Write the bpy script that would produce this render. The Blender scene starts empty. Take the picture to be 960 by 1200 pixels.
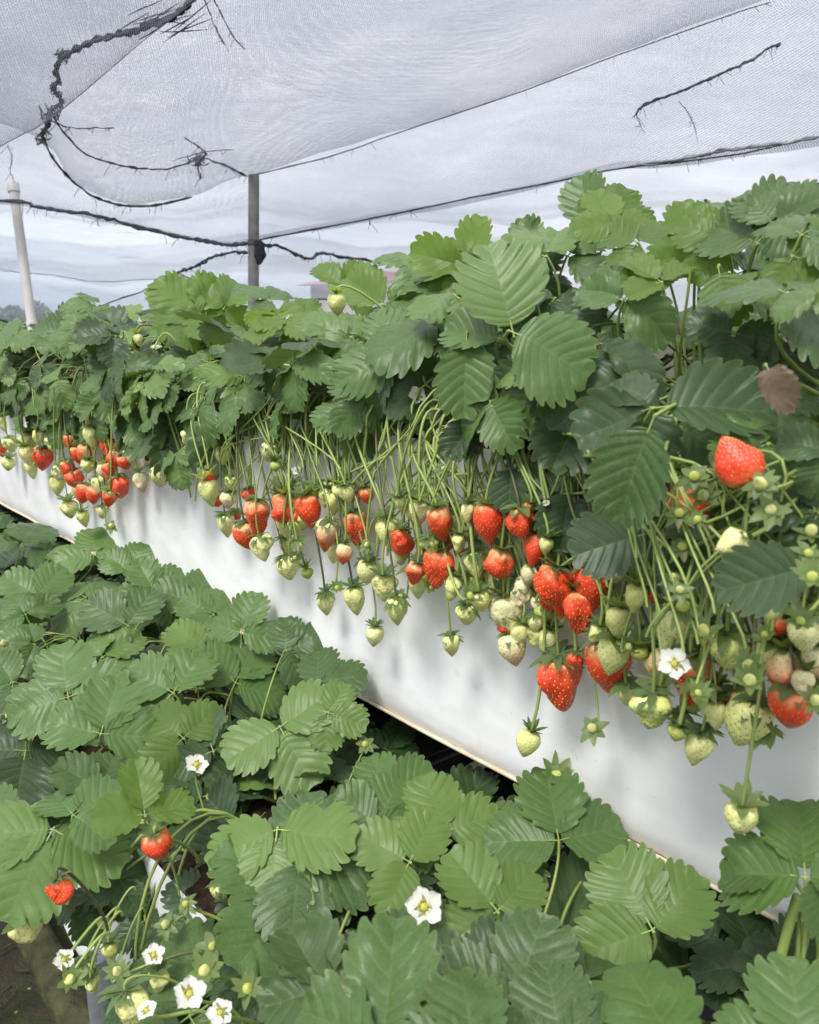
import bpy, bmesh, math, random
import numpy as np
from mathutils import Vector, Matrix, noise, Quaternion
R = math.radians
rnd = random.Random(11)
scene = bpy.context.scene
COL = scene.collection

# ---------------------------------------------------------------- camera
F = 960.0; CX, CY = 480.0, 600.0
PITCH = math.atan(225 / F)
cp, sp = math.cos(PITCH), math.sin(PITCH)
FWD = Vector((0, cp, -sp)); UPV = Vector((0, sp, cp)); RGT = Vector((1, 0, 0))
cam = bpy.data.cameras.new('camera')
camo = bpy.data.objects.new('camera', cam); COL.objects.link(camo)
cam.sensor_fit = 'HORIZONTAL'; cam.sensor_width = 36; cam.lens = 36.0
cam.clip_start = .02; cam.clip_end = 3000
camo.location = (0, 0, 0); camo.rotation_euler = (R(90) - PITCH, 0, 0)
cam.dof.use_dof = True; cam.dof.focus_distance = .85; cam.dof.aperture_fstop = 20
scene.camera = camo

# ---------------------------------------------------------------- sky, sun, exposure
SUN_EL, SUN_AZ = R(56), R(215)          # azimuth clockwise from +Y: behind the camera, a little to the left
w = bpy.data.worlds.new('World'); scene.world = w; w.use_nodes = True
nt = w.node_tree; nt.nodes.clear()
def N(nt, t, **k):
    n = nt.nodes.new(t)
    for a, b in k.items():
        if a in n.inputs: n.inputs[a].default_value = b
        else: setattr(n, a, b)
    return n
sky = N(nt, 'ShaderNodeTexSky', sky_type='NISHITA', sun_disc=False, sun_elevation=SUN_EL, sun_rotation=SUN_AZ)
bg1 = N(nt, 'ShaderNodeBackground', Strength=.09); nt.links.new(sky.outputs[0], bg1.inputs[0])
tc = N(nt, 'ShaderNodeTexCoord'); sep = N(nt, 'ShaderNodeSeparateXYZ'); nt.links.new(tc.outputs['Generated'], sep.inputs[0])
mp = N(nt, 'ShaderNodeMapping'); mp.inputs['Scale'].default_value = (1.6, 1.6, 3.6); nt.links.new(tc.outputs['Generated'], mp.inputs[0])
cn = N(nt, 'ShaderNodeTexNoise', Scale=1.7, Detail=7.0, Roughness=.55); nt.links.new(mp.outputs[0], cn.inputs[0])
cr = N(nt, 'ShaderNodeValToRGB'); nt.links.new(cn.outputs[0], cr.inputs[0])
cr.color_ramp.elements[0].position = .33; cr.color_ramp.elements[0].color = (.50, .52, .58, 1)
cr.color_ramp.elements[1].position = .68; cr.color_ramp.elements[1].color = (.99, .98, .985, 1)
el = N(nt, 'ShaderNodeMapRange'); nt.links.new(sep.outputs[2], el.inputs[0])
el.inputs[1].default_value = 0; el.inputs[2].default_value = .9; el.inputs[3].default_value = 1.16; el.inputs[4].default_value = 1.85
lb = N(nt, 'ShaderNodeMapRange'); nt.links.new(sep.outputs[0], lb.inputs[0]); lb.inputs[1].default_value = .05; lb.inputs[2].default_value = -.45
lz = N(nt, 'ShaderNodeMapRange'); nt.links.new(sep.outputs[2], lz.inputs[0]); lz.inputs[1].default_value = .16; lz.inputs[2].default_value = .02
lm = N(nt, 'ShaderNodeMath', operation='MULTIPLY'); nt.links.new(lb.outputs[0], lm.inputs[0]); nt.links.new(lz.outputs[0], lm.inputs[1])
lx = N(nt, 'ShaderNodeMix', data_type='RGBA'); nt.links.new(lm.outputs[0], lx.inputs[0]); nt.links.new(cr.outputs[0], lx.inputs[6]); lx.inputs[7].default_value = (.50, .62, .78, 1)
bg2 = N(nt, 'ShaderNodeBackground'); nt.links.new(lx.outputs[2], bg2.inputs[0]); nt.links.new(el.outputs[0], bg2.inputs[1])
mxs = N(nt, 'ShaderNodeMixShader', Fac=.93); nt.links.new(bg1.outputs[0], mxs.inputs[1]); nt.links.new(bg2.outputs[0], mxs.inputs[2])
wo = N(nt, 'ShaderNodeOutputWorld'); nt.links.new(mxs.outputs[0], wo.inputs[0])
sl = bpy.data.lights.new('sun', 'SUN'); sl.energy = 2.6; sl.angle = R(18); sl.color = (1, .97, .92)
so = bpy.data.objects.new('sun', sl); COL.objects.link(so)
sd = Vector((math.sin(SUN_AZ) * math.cos(SUN_EL), math.cos(SUN_AZ) * math.cos(SUN_EL), math.sin(SUN_EL)))
so.rotation_euler = sd.to_track_quat('Z', 'Y').to_euler(); so.location = sd * 20
scene.view_settings.view_transform = 'Standard'; scene.view_settings.look = 'None'
scene.view_settings.exposure = .41; scene.view_settings.gamma = 1
scene.view_settings.use_curve_mapping = False
scene.render.engine = 'CYCLES'
scene.cycles.transparent_max_bounces = 24
scene.cycles.max_bounces = 7; scene.cycles.diffuse_bounces = 4
scene.cycles.use_denoising = True

# ---------------------------------------------------------------- pixel <-> world
AZ = math.atan(880 / math.hypot(F, 225))
ROW = Vector((-math.sin(AZ), math.cos(AZ), 0))      # direction the rows run
PER = Vector((math.cos(AZ), math.sin(AZ), 0))       # across the rows, away from the camera
Z3 = Vector((0, 0, 1))
def ray(px, py): return RGT * ((px - CX) / F) + UPV * ((CY - py) / F) + FWD
def at_t(px, py, t): return ray(px, py) * t
def at_p(px, py, p):
    r = ray(px, py); return r * (p / r.dot(PER))
def at_z(px, py, z):
    r = ray(px, py); return r * (z / r.z)
def W3(s, p, z): return ROW * s + PER * p + Z3 * z
GZ = -1.32

# ---------------------------------------------------------------- object helpers
WM = {}
def link(name, data, parent=None, M=None):
    o = bpy.data.objects.new(name, data); COL.objects.link(o)
    M = M or Matrix.Identity(4); WM[o] = M
    if parent is not None:
        o.parent = parent; o.matrix_parent_inverse = WM[parent].inverted()
    o.matrix_basis = M
    return o
def tag(o, label=None, cat=None, group=None, kind=None):
    if label: o['label'] = label
    if cat: o['category'] = cat
    if group: o['group'] = group
    if kind: o['kind'] = kind
    return o
class MB:
    def __init__(s): s.v = []; s.f = []; s.uv = []; s.m = []
    def add(s, v, f, uv=None, mi=0):
        b = len(s.v); s.v += [tuple(x) for x in v]
        for q in f:
            s.f.append(tuple(i + b for i in q)); s.m.append(mi)
            s.uv += [uv[i] if uv else (0, 0) for i in q]
    def mesh(s, name, mats, smooth=True):
        me = bpy.data.meshes.new(name); me.from_pydata(s.v, [], s.f)
        ul = me.uv_layers.new(name='UVMap'); ul.data.foreach_set('uv', [c for p in s.uv for c in p])
        for m in mats: me.materials.append(m)
        me.polygons.foreach_set('material_index', s.m)
        me.polygons.foreach_set('use_smooth', [smooth] * len(s.f))
        me.update(); return me
    def grid(s, P, uv=None, mi=0, loop=False):
        n, m = len(P), len(P[0]); v = [p for r in P for p in r]
        u = [c for r in uv for c in r] if uv else None
        f = []
        for i in range(n - 1):
            for j in range(m if loop else m - 1):
                j2 = (j + 1) % m
                f.append((i * m + j, i * m + j2, (i + 1) * m + j2, (i + 1) * m + j))
        s.add(v, f, u, mi)
    def tube(s, pts, rad, n=6, mi=0):
        pts = [Vector(p) for p in pts]; rings = []
        nrm = None
        for i, p in enumerate(pts):
            d = (pts[min(i + 1, len(pts) - 1)] - pts[max(i - 1, 0)])
            if d.length < 1e-9: d = Vector((0, 0, 1))
            d.normalize()
            if nrm is None: nrm = d.orthogonal().normalized()
            nrm = (nrm - d * nrm.dot(d)); nrm = nrm.normalized() if nrm.length > 1e-6 else d.orthogonal().normalized()
            b = d.cross(nrm); r = rad[i] if isinstance(rad, (list, tuple)) else rad
            rings.append([p + (nrm * math.cos(a) + b * math.sin(a)) * r for a in [2 * math.pi * k / n for k in range(n)]])
        L = len(pts)
        s.grid(rings, [[(k / n, i / max(1, L - 1)) for k in range(n)] for i in range(L)], mi, loop=True)
        b0 = len(s.v)
        s.add([pts[0], *rings[0]], [(0, (k + 1) % n + 1, k + 1) for k in range(n)], None, mi)
        s.add([pts[-1], *rings[-1]], [(0, k + 1, (k + 1) % n + 1) for k in range(n)], None, mi)
    def box(s, O, ax, ay, az, mi=0):
        O = Vector(O); v = [O + ax * i + ay * j + az * k for k in (0, 1) for j in (0, 1) for i in (0, 1)]
        s.add(v, [(0, 2, 3, 1), (4, 5, 7, 6), (0, 1, 5, 4), (2, 6, 7, 3), (0, 4, 6, 2), (1, 3, 7, 5)], None, mi)
    def ball(s, c, r, n=8, m=6, mi=0, sq=(1, 1, 1)):
        c = Vector(c)
        P = [[c + Vector((math.cos(2 * math.pi * j / n) * math.sin(math.pi * i / m) * r * sq[0], math.sin(2 * math.pi * j / n) * math.sin(math.pi * i / m) * r * sq[1], math.cos(math.pi * i / m) * r * sq[2])) for j in range(n)] for i in range(m + 1)]
        s.grid(P, None, mi, loop=True)
def bez(p0, p1, p2, p3, n=10):
    o = []
    for i in range(n + 1):
        t = i / n; a = 1 - t
        o.append(p0 * a ** 3 + p1 * 3 * a * a * t + p2 * 3 * a * t * t + p3 * t ** 3)
    return o
def catmull(P, n):
    P = [Vector(p) for p in P]; Q = [P[0] * 2 - P[1]] + P + [P[-1] * 2 - P[-2]]; out = []
    for i in range(len(P) - 1):
        a, b, c, d = Q[i:i + 4]
        for k in range(n):
            t = k / n
            out.append(.5 * ((2 * b) + (c - a) * t + (2 * a - 5 * b + 4 * c - d) * t * t + (3 * b - a - 3 * c + d) * t ** 3))
    out.append(P[-1]); return out

# ---------------------------------------------------------------- materials
def mat(name):
    m = bpy.data.materials.new(name); m.use_nodes = True; m.node_tree.nodes.clear()
    t = m.node_tree
    out = N(t, 'ShaderNodeOutputMaterial'); return m, t, out
def L(t, a, b): t.links.new(a, b)
def math_(t, op, a, b=None, clamp=False):
    n = N(t, 'ShaderNodeMath', operation=op, use_clamp=clamp)
    for i, x in enumerate((a, b)):
        if x is None: continue
        if isinstance(x, (int, float)): n.inputs[i].default_value = x
        else: L(t, x, n.inputs[i])
    return n.outputs[0]
def mixc(t, fac, a, b, bt='MIX'):
    n = N(t, 'ShaderNodeMix', data_type='RGBA', blend_type=bt)
    for i, x in ((0, fac), (6, a), (7, b)):
        if isinstance(x, (int, float)): n.inputs[i].default_value = x
        elif isinstance(x, tuple): n.inputs[i].default_value = (*x, 1) if len(x) == 3 else x
        else: L(t, x, n.inputs[i])
    return n.outputs[2]
def ramp(t, x, *st):
    n = N(t, 'ShaderNodeValToRGB'); e = n.color_ramp.elements
    while len(e) < len(st): e.new(.5)
    for i, (p, c) in enumerate(st):
        e[i].position = p; e[i].color = (*c, 1) if isinstance(c, tuple) else (c, c, c, 1)
    L(t, x, n.inputs[0]); return n.outputs[0]
def noise_(t, vec, sc, det=3, rough=.5, out=0):
    n = N(t, 'ShaderNodeTexNoise', Scale=sc, Detail=det, Roughness=rough)
    if vec is not None: L(t, vec, n.inputs[0])
    return n.outputs[out]
def bump(t, h, st, dist=.001, nrm=None):
    n = N(t, 'ShaderNodeBump', Strength=st, Distance=dist); L(t, h, n.inputs['Height'])
    if nrm is not None: L(t, nrm, n.inputs['Normal'])
    return n.outputs[0]
def prin(t, col, rough=.5, spec=.5, nrm=None, **k):
    p = N(t, 'ShaderNodeBsdfPrincipled')
    for i, x in (('Base Color', col), ('Roughness', rough), ('Specular IOR Level', spec)):
        if isinstance(x, tuple): p.inputs[i].default_value = (*x, 1)
        elif isinstance(x, (int, float)): p.inputs[i].default_value = x
        else: L(t, x, p.inputs[i])
    if nrm is not None: L(t, nrm, p.inputs['Normal'])
    for a, b in k.items(): p.inputs[a.replace('_', ' ')].default_value = b
    return p
def simple(name, c1, c2, sc=30, rough=.6, spec=.3, bst=.3, bd=.002, det=4):
    m, t, out = mat(name); tc = N(t, 'ShaderNodeTexCoord').outputs['Object']
    n = noise_(t, tc, sc, det); c = ramp(t, n, (.3, c1), (.7, c2))
    p = prin(t, c, rough, spec, bump(t, noise_(t, tc, sc * 4, 4), bst, bd)); L(t, p.outputs[0], out.inputs[0]); return m

def leaf_mat(name, dark, mid, lite, trans=.3, dead=False):
    m, t, out = mat(name)
    tc = N(t, 'ShaderNodeTexCoord'); ob = tc.outputs['Object']; uv = N(t, 'ShaderNodeUVMap', uv_map='UVMap')
    sp_ = N(t, 'ShaderNodeSeparateXYZ'); L(t, uv.outputs[0], sp_.inputs[0])
    oi = N(t, 'ShaderNodeObjectInfo').outputs['Random']
    fr = math_(t, 'FRACT', math_(t, 'ADD', sp_.outputs[0], .8))
    d = math_(t, 'ABSOLUTE', math_(t, 'SUBTRACT', fr, .5))           # 0 on a side vein
    tt = sp_.outputs[1]
    wv = math_(t, 'MULTIPLY', math_(t, 'SUBTRACT', 1.15, tt), .075)
    vein = math_(t, 'SUBTRACT', 1.0, math_(t, 'DIVIDE', d, wv), True)
    midr = math_(t, 'SUBTRACT', 1.0, math_(t, 'DIVIDE', tt, .06), True)
    V = math_(t, 'MAXIMUM', vein, midr)
    base = ramp(t, oi, (0, dark), (.4, mid), (.7, mid), (1, lite))
    n1 = noise_(t, ob, 28, 3)
    base = mixc(t, math_(t, 'MULTIPLY', ramp(t, n1, (.3, 0.), (.75, 1.)), .45), base, lite)
    n2 = noise_(t, ob, 260, 3)
    base = mixc(t, math_(t, 'MULTIPLY', ramp(t, n2, (.5, 0.), (.75, 1.)), .25), base, dark)
    n5 = noise_(t, ob, 60, 4, .6)
    base = mixc(t, math_(t, 'MULTIPLY', ramp(t, noise_(t, ob, 14, 4, .6), (.56, 0.), (.66, .7)), ramp(t, tt, (.85, 0.), (.98, 1.))), base, (.20, .13, .05))
    base = mixc(t, ramp(t, n5, (.68, 0.), (.75, .6)), base, (.17, .14, .045))
    base = mixc(t, math_(t, 'MULTIPLY', V, .26), base, (.23, .33, .12) if not dead else (.25, .17, .1))
    edge = ramp(t, tt, (.955, 0.), (1, 1.))
    base = mixc(t, math_(t, 'MULTIPLY', edge, .3), base, (.22, .30, .10))
    bf = N(t, 'ShaderNodeNewGeometry').outputs['Backfacing']
    base = mixc(t, math_(t, 'MULTIPLY', bf, .55), base, (.19, .27, .13) if not dead else (.3, .22, .15))
    vo = N(t, 'ShaderNodeTexVoronoi', feature='DISTANCE_TO_EDGE', Scale=330.0); L(t, ob, vo.inputs[0])
    b0 = bump(t, V, -.8, .0012)
    b1 = bump(t, vo.outputs[0], .6, .0010, b0)
    b2 = bump(t, noise_(t, ob, 90, 4), .6, .0022, b1)
    rg = ramp(t, noise_(t, ob, 40, 2), (.3, .30), (.7, .50))
    p = prin(t, base, rg, .6, b2); p.inputs['Coat Weight'].default_value = .34; p.inputs['Coat Roughness'].default_value = .34
    tr = N(t, 'ShaderNodeBsdfTranslucent')
    tcx = mixc(t, 1.0, base, (1.7, 1.75, .75), 'MULTIPLY'); L(t, tcx, tr.inputs[0]); L(t, b2, tr.inputs[1])
    mx = N(t, 'ShaderNodeMixShader', Fac=trans); L(t, p.outputs[0], mx.inputs[1]); L(t, tr.outputs[0], mx.inputs[2])
    L(t, mx.outputs[0], out.inputs[0]); return m
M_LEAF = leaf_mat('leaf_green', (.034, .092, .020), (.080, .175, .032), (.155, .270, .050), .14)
M_LEAFD = leaf_mat('leaf_shaded', (.018, .050, .013), (.042, .098, .024), (.08, .155, .038), .2)  # darker copy of the leaf green; shade inside the canopy put into the colour
M_LEAFY = leaf_mat('leaf_backlit', (.11, .21, .035), (.15, .27, .045), (.20, .32, .055), .42)  # lighter, yellower green; the glow of light from behind put into the colour
M_DEAD = leaf_mat('leaf_withered', (.12, .07, .045), (.17, .11, .07), (.23, .16, .10), .15, True)
M_SEPAL = leaf_mat('sepal_green', (.08, .15, .035), (.13, .22, .05), (.22, .32, .07), .3)
M_SEPALY = leaf_mat('sepal_pale', (.24, .34, .08), (.32, .44, .12), (.42, .52, .18), .35)
def stem_mat(name, a, b):
    m, t, out = mat(name); uv = N(t, 'ShaderNodeUVMap', uv_map='UVMap')
    sp_ = N(t, 'ShaderNodeSeparateXYZ'); L(t, uv.outputs[0], sp_.inputs[0])
    oi = N(t, 'ShaderNodeObjectInfo').outputs['Random']; ob = N(t, 'ShaderNodeTexCoord').outputs['Object']
    c = mixc(t, math_(t, 'ADD', math_(t, 'MULTIPLY', oi, .6), math_(t, 'MULTIPLY', noise_(t, ob, 25), .5)), a, b)
    p = prin(t, c, .45, .4, bump(t, noise_(t, ob, 300), .2, .0005)); p.inputs['Subsurface Weight'].default_value = .1
    p.inputs['Subsurface Radius'].default_value = (.002, .003, .001)
    L(t, p.outputs[0], out.inputs[0]); return m
M_STEM = stem_mat('stem_green', (.13, .19, .04), (.33, .41, .12))
M_STEMR = stem_mat('stem_brown', (.05, .06, .03), (.13, .13, .05))

def berry_mat(name, kind):
    m, t, out = mat(name); tc = N(t, 'ShaderNodeTexCoord'); ob = tc.outputs['Object']
    uv = N(t, 'ShaderNodeUVMap', uv_map='UVMap'); s_ = N(t, 'ShaderNodeSeparateXYZ'); L(t, uv.outputs[0], s_.inputs[0])
    hh = s_.outputs[1]                       # 0 at the calyx, 1 at the tip
    oi = N(t, 'ShaderNodeObjectInfo').outputs['Random']
    n = noise_(t, ob, 2.2, 3)
    k = math_(t, 'ADD', hh, math_(t, 'MULTIPLY', math_(t, 'SUBTRACT', n, .5), .5))
    if kind == 'ripe':
        sh = math_(t, 'SUBTRACT', k, math_(t, 'MULTIPLY', oi, .16))
        c = ramp(t, sh, (.0, (.78, .36, .16)), (.08, (.78, .14, .045)), (.22, (.74, .062, .020)), (1, (.64, .036, .014)))
    elif kind == 'half':
        c = ramp(t, k, (.1, (.66, .60, .32)), (.35, (.74, .42, .22)), (.6, (.72, .16, .07)), (1, (.60, .06, .03)))
    elif kind == 'blush':
        c = ramp(t, k, (.1, (.68, .68, .38)), (.6, (.72, .62, .38)), (.95, (.70, .34, .2)), (1, (.6, .2, .1)))
    elif kind == 'pale':
        c = mixc(t, oi, (.62, .66, .22), (.76, .74, .36)); c = mixc(t, math_(t, 'MULTIPLY', ramp(t, n, (.4, 0.), (.7, 1.)), .4), c, (.50, .58, .17))
    else:
        c = mixc(t, n, (.32, .42, .08), (.52, .52, .14))
    p = prin(t, c, .40 if kind in ('ripe', 'half') else .46, .5, bump(t, noise_(t, ob, 9, 3), .15, .02))
    p.inputs['Subsurface Weight'].default_value = .22; p.inputs['Subsurface Radius'].default_value = (.006, .003, .002)
    p.inputs['Subsurface Scale'].default_value = .6
    if kind == 'ripe': p.inputs['Coat Weight'].default_value = .08; p.inputs['Coat Roughness'].default_value = .15
    L(t, p.outputs[0], out.inputs[0]); return m
BM = {k: berry_mat('berry_' + k, k) for k in ('ripe', 'half', 'blush', 'pale', 'green')}
SM = {'ripe': simple('seed_gold', (.80, .48, .10), (.85, .58, .2), 5), 'half': simple('seed_tan', (.5, .3, .08), (.45, .2, .05), 5),
      'blush': simple('seed_brown', (.30, .14, .05), (.38, .22, .07), 5), 'pale': simple('seed_olive', (.13, .12, .03), (.22, .12, .04), 5),
      'green': simple('seed_lime', (.35, .38, .07), (.5, .48, .1), 5)}
M_PETAL = None
m, t, out = mat('petal_white'); ob = N(t, 'ShaderNodeTexCoord').outputs['Object']
p = prin(t, ramp(t, noise_(t, ob, 60), (.3, (.66, .66, .60)), (.7, (.74, .74, .70))), .5, .3, bump(t, noise_(t, ob, 150), .2, .001))
tr = N(t, 'ShaderNodeBsdfTranslucent'); tr.inputs[0].default_value = (.85, .85, .8, 1)
mx = N(t, 'ShaderNodeMixShader', Fac=.3); L(t, p.outputs[0], mx.inputs[1]); L(t, tr.outputs[0], mx.inputs[2]); L(t, mx.outputs[0], out.inputs[0]); M_PETAL = m
M_YEL = simple('stamen_yellow', (.65, .50, .05), (.75, .62, .10), 300, .6)
M_CORE = simple('flower_core', (.50, .50, .08), (.62, .58, .12), 400, .6)

# film, plastics, ground
m, t, out = mat('white_film'); ob = N(t, 'ShaderNodeTexCoord').outputs['Object']; uv = N(t, 'ShaderNodeUVMap', uv_map='UVMap')
s_ = N(t, 'ShaderNodeSeparateXYZ'); L(t, uv.outputs[0], s_.inputs[0])
st_ = N(t, 'ShaderNodeMapping'); st_.inputs['Scale'].default_value = (2.0, 2.0, 3.0); L(t, ob, st_.inputs[0])
c = ramp(t, noise_(t, ob, 3.5, 5, .6), (.3, (.76, .765, .77)), (.75, (.82, .825, .83)))
c = mixc(t, ramp(t, noise_(t, ob, 45, 5, .65), (.64, 0.), (.78, .45)), c, (.45, .42, .36))
c = mixc(t, ramp(t, noise_(t, ob, 300, 2), (.74, 0.), (.78, .7)), c, (.2, .18, .14))
e = math_(t, 'ADD', s_.outputs[1], math_(t, 'MULTIPLY', math_(t, 'SUBTRACT', noise_(t, ob, 18, 4), .5), .05))
c = mixc(t, ramp(t, e, (.95, 0.), (.985, .35)), c, (.62, .50, .32))
p = prin(t, c, .36, .45, bump(t, noise_(t, ob, 24, 5, .6), .12, .004, bump(t, noise_(t, st_.outputs[0], 3, 3), .22, .03))); L(t, p.outputs[0], out.inputs[0]); M_FILM = m
M_HEM = simple('film_hem', (.55, .43, .28), (.72, .64, .50), 40, .6)
M_BLACK = simple('black_plastic', (.010, .011, .014), (.022, .023, .028), 12, .42, .5, .25, .003)
M_COCO = simple('coco_substrate', (.018, .013, .009), (.055, .038, .025), 120, .95, .1, .9, .01)
M_GPIPE = simple('grey_pipe', (.13, .14, .16), (.22, .23, .25), 30, .45, .4)
M_WPIPE = simple('pale_pipe', (.50, .47, .46), (.62, .60, .59), 9, .5, .4, .1)
M_POST = simple('weathered_post', (.10, .095, .10), (.22, .21, .21), 14, .7, .3, .5)
M_CLOTH = simple('black_cloth', (.012, .013, .018), (.03, .032, .04), 40, .9, .2, .6, .006)
M_ROPE = simple('dark_rope', (.030, .033, .040), (.09, .095, .11), 60, .9, .15, .6, .004)
M_THREAD = simple('grey_thread', (.18, .19, .21), (.30, .31, .33), 60, .9, .15, .4)
m, t, out = mat('mossy_soil'); ob = N(t, 'ShaderNodeTexCoord').outputs['Object']
c = ramp(t, noise_(t, ob, 6, 6, .65), (.3, (.028, .024, .018)), (.5, (.055, .048, .035)), (.62, (.045, .065, .015)), (.8, (.08, .10, .03)))
vo = N(t, 'ShaderNodeTexVoronoi', Scale=26.0, Randomness=1.0); L(t, ob, vo.inputs[0])
c = mixc(t, ramp(t, vo.outputs[0], (.06, .8), (.12, 0.)), c, (.5, .5, .48))
p = prin(t, c, .9, .2, bump(t, noise_(t, ob, 30, 8, .7), 1, .02)); L(t, p.outputs[0], out.inputs[0]); M_SOIL = m
M_KERB = simple('mossy_timber', (.022, .022, .012), (.075, .08, .035), 22, .9, .2, .9, .01, 7)

def net_mat(name, pitch, cover, col, tr=.25):
    m, t, out = mat(name); uv = N(t, 'ShaderNodeUVMap', uv_map='UVMap'); s_ = N(t, 'ShaderNodeSeparateXYZ'); L(t, uv.outputs[0], s_.inputs[0])
    ds = []
    for k in (0, 1):
        x = math_(t, 'FRACT', math_(t, 'DIVIDE', s_.outputs[k], pitch))
        ds.append(math_(t, 'ABSOLUTE', math_(t, 'SUBTRACT', x, .5)))
    d = math_(t, 'MINIMUM', ds[0], ds[1])
    ga = N(t, 'ShaderNodeAttribute', attribute_name='gather').outputs['Fac']
    mp_ = N(t, 'ShaderNodeMapping'); mp_.inputs['Scale'].default_value = (22, 90, 1); L(t, uv.outputs[0], mp_.inputs[0])
    mq_ = N(t, 'ShaderNodeMapping'); mq_.inputs['Scale'].default_value = (1.2, 6, 1); L(t, uv.outputs[0], mq_.inputs[0])
    na = math_(t, 'MULTIPLY', math_(t, 'SUBTRACT', noise_(t, mp_.outputs[0], 1, 2), .5), .6)
    nb = math_(t, 'MULTIPLY', math_(t, 'SUBTRACT', noise_(t, mq_.outputs[0], 1, 4), .5), .8)
    cv = math_(t, 'MULTIPLY', math_(t, 'ADD', math_(t, 'ADD', math_(t, 'ADD', na, nb), 1.0), math_(t, 'MULTIPLY', ga, 1.7)), cover)
    th = math_(t, 'LESS_THAN', d, cv)
    df = prin(t, col, .6, .3)
    tl = N(t, 'ShaderNodeBsdfTranslucent'); tl.inputs[0].default_value = (*col, 1)
    a = N(t, 'ShaderNodeMixShader', Fac=tr); L(t, df.outputs[0], a.inputs[1]); L(t, tl.outputs[0], a.inputs[2])
    tp = N(t, 'ShaderNodeBsdfTransparent')
    b = N(t, 'ShaderNodeMixShader'); L(t, th, b.inputs[0]); L(t, tp.outputs[0], b.inputs[1]); L(t, a.outputs[0], b.inputs[2])
    L(t, b.outputs[0], out.inputs[0]); return m
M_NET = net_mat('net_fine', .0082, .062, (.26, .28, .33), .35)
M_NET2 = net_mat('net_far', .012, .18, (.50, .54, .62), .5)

# ---------------------------------------------------------------- ground, rows, gutters
def lowf(x, y, s, a): return a * noise.noise(Vector((x * s, y * s, 3.3)))
mb = MB(); G = []
xs = [-900, -300, -100, -40, -15, -8, -5, -4] + [-3 + .12 * i for i in range(51)] + [4, 5, 8, 15, 40, 100, 300, 900]
for y in xs: G.append([(x, y, GZ + (lowf(x, y, 4, .02) + lowf(x, y, 13, .012) if abs(x) < 6 and abs(y) < 6 else 0)) for x in xs])
mb.grid(G); tag(link('ground', mb.mesh('ground', [M_SOIL])), kind='structure')

S0, S1 = -.9, 4.2
PP, ZT, ZB = .50, -.105, -.395          # upper film: distance across, top and bottom heights
# upper trough (thing): film skirt, tray, substrate, posts
tr_u = link('planting_trough', None, None, Matrix.Translation(W3(1, .64, GZ)))
tag(tr_u, 'long raised trough with white plastic film skirt behind the hanging ripe berries', 'trough', 'raised troughs of the berry rows')
def film(name, parent, p0, zt, zb, seed, inward=.0, ragged=0., mats=(M_FILM,), wob=.006, s0=S0, s1=S1):
    mb = MB(); P = []; U = []
    ns = int((s1 - s0) / .02)
    for j in range(25):
        v = j / 24; row = []; ru = []
        for i in range(ns + 1):
            s = s0 + (s1 - s0) * i / ns
            z = zt + (zb - zt) * v
            pw = p0 + inward * v + wob * (noise.noise(Vector((s * 2.2, z * 3, seed))) + .45 * noise.noise(Vector((s * 7 + z * 9, z * 5, seed + 5))))
            pw += .35 * wob * v * noise.noise(Vector((s * 16 - z * 22, z * 6, seed + 9)))
            z += (v ** 3) * (.004 * noise.noise(Vector((s * 5, 0, seed))) + ragged * noise.noise(Vector((s * 14, 0, seed + 2))))
            if v > .96: pw += .004
            fx = noise.noise(Vector((s * 5.5 + .6 * v, 0.3, seed + 3))); pw += wob * .8 * max(0, 1 - abs(fx) * 9) * (1 - .4 * v)
            row.append(W3(s, pw, z)); ru.append((s, v))
        P.append(row); U.append(ru)
    mb.grid(P, U); return link(name, mb.mesh(name, mats), parent, Matrix.Identity(4))
film('film_skirt', tr_u, PP, ZT, ZB, 1.0)
mb = MB(); pts = [W3(S0 + (S1 - S0) * i / 120, PP + .003 + .006 * noise.noise(Vector(((S0 + (S1 - S0) * i / 120) * 2.2, ZB * 3, 1.0))), ZB - .0005 + .004 * noise.noise(Vector(((S0 + (S1 - S0) * i / 120) * 5, 0, 1.0)))) for i in range(121)]
mb.tube(pts, .0019, 8); link('hem', mb.mesh('hem', [M_HEM]), tr_u)
film('film_back', tr_u, .80, ZT, ZB - .05, 4.0)
mb = MB(); P = []
for j in range(12):
    P.append([W3(S0 + (S1 - S0) * i / 150, PP + .003 + .295 * j / 11, ZT - .004 + (0 if j in (0, 11) else .012 + .012 * noise.noise(Vector((i * .9, j * .9, 0))))) for i in range(151)])
mb.grid(P); link('substrate', mb.mesh('substrate', [M_COCO]), tr_u)
mb = MB(); mb.box(W3(S0, .56, -.33), ROW * (S1 - S0), PER * .18, Z3 * .14); link('tray', mb.mesh('tray', [M_BLACK], False), tr_u)
for s in (-.3, .75, 1.8, 2.85, 3.9):
    mb = MB(); mb.tube([W3(s, .66, GZ), W3(s, .66, -.331)], .02, 12); link('post', mb.mesh('post', [M_GPIPE]), tr_u)
    mb = MB(); mb.tube([W3(s, .52, -.352), W3(s, .79, -.352)], .0125, 10); link('crossbar', mb.mesh('crossbar', [M_GPIPE]), tr_u)

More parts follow.
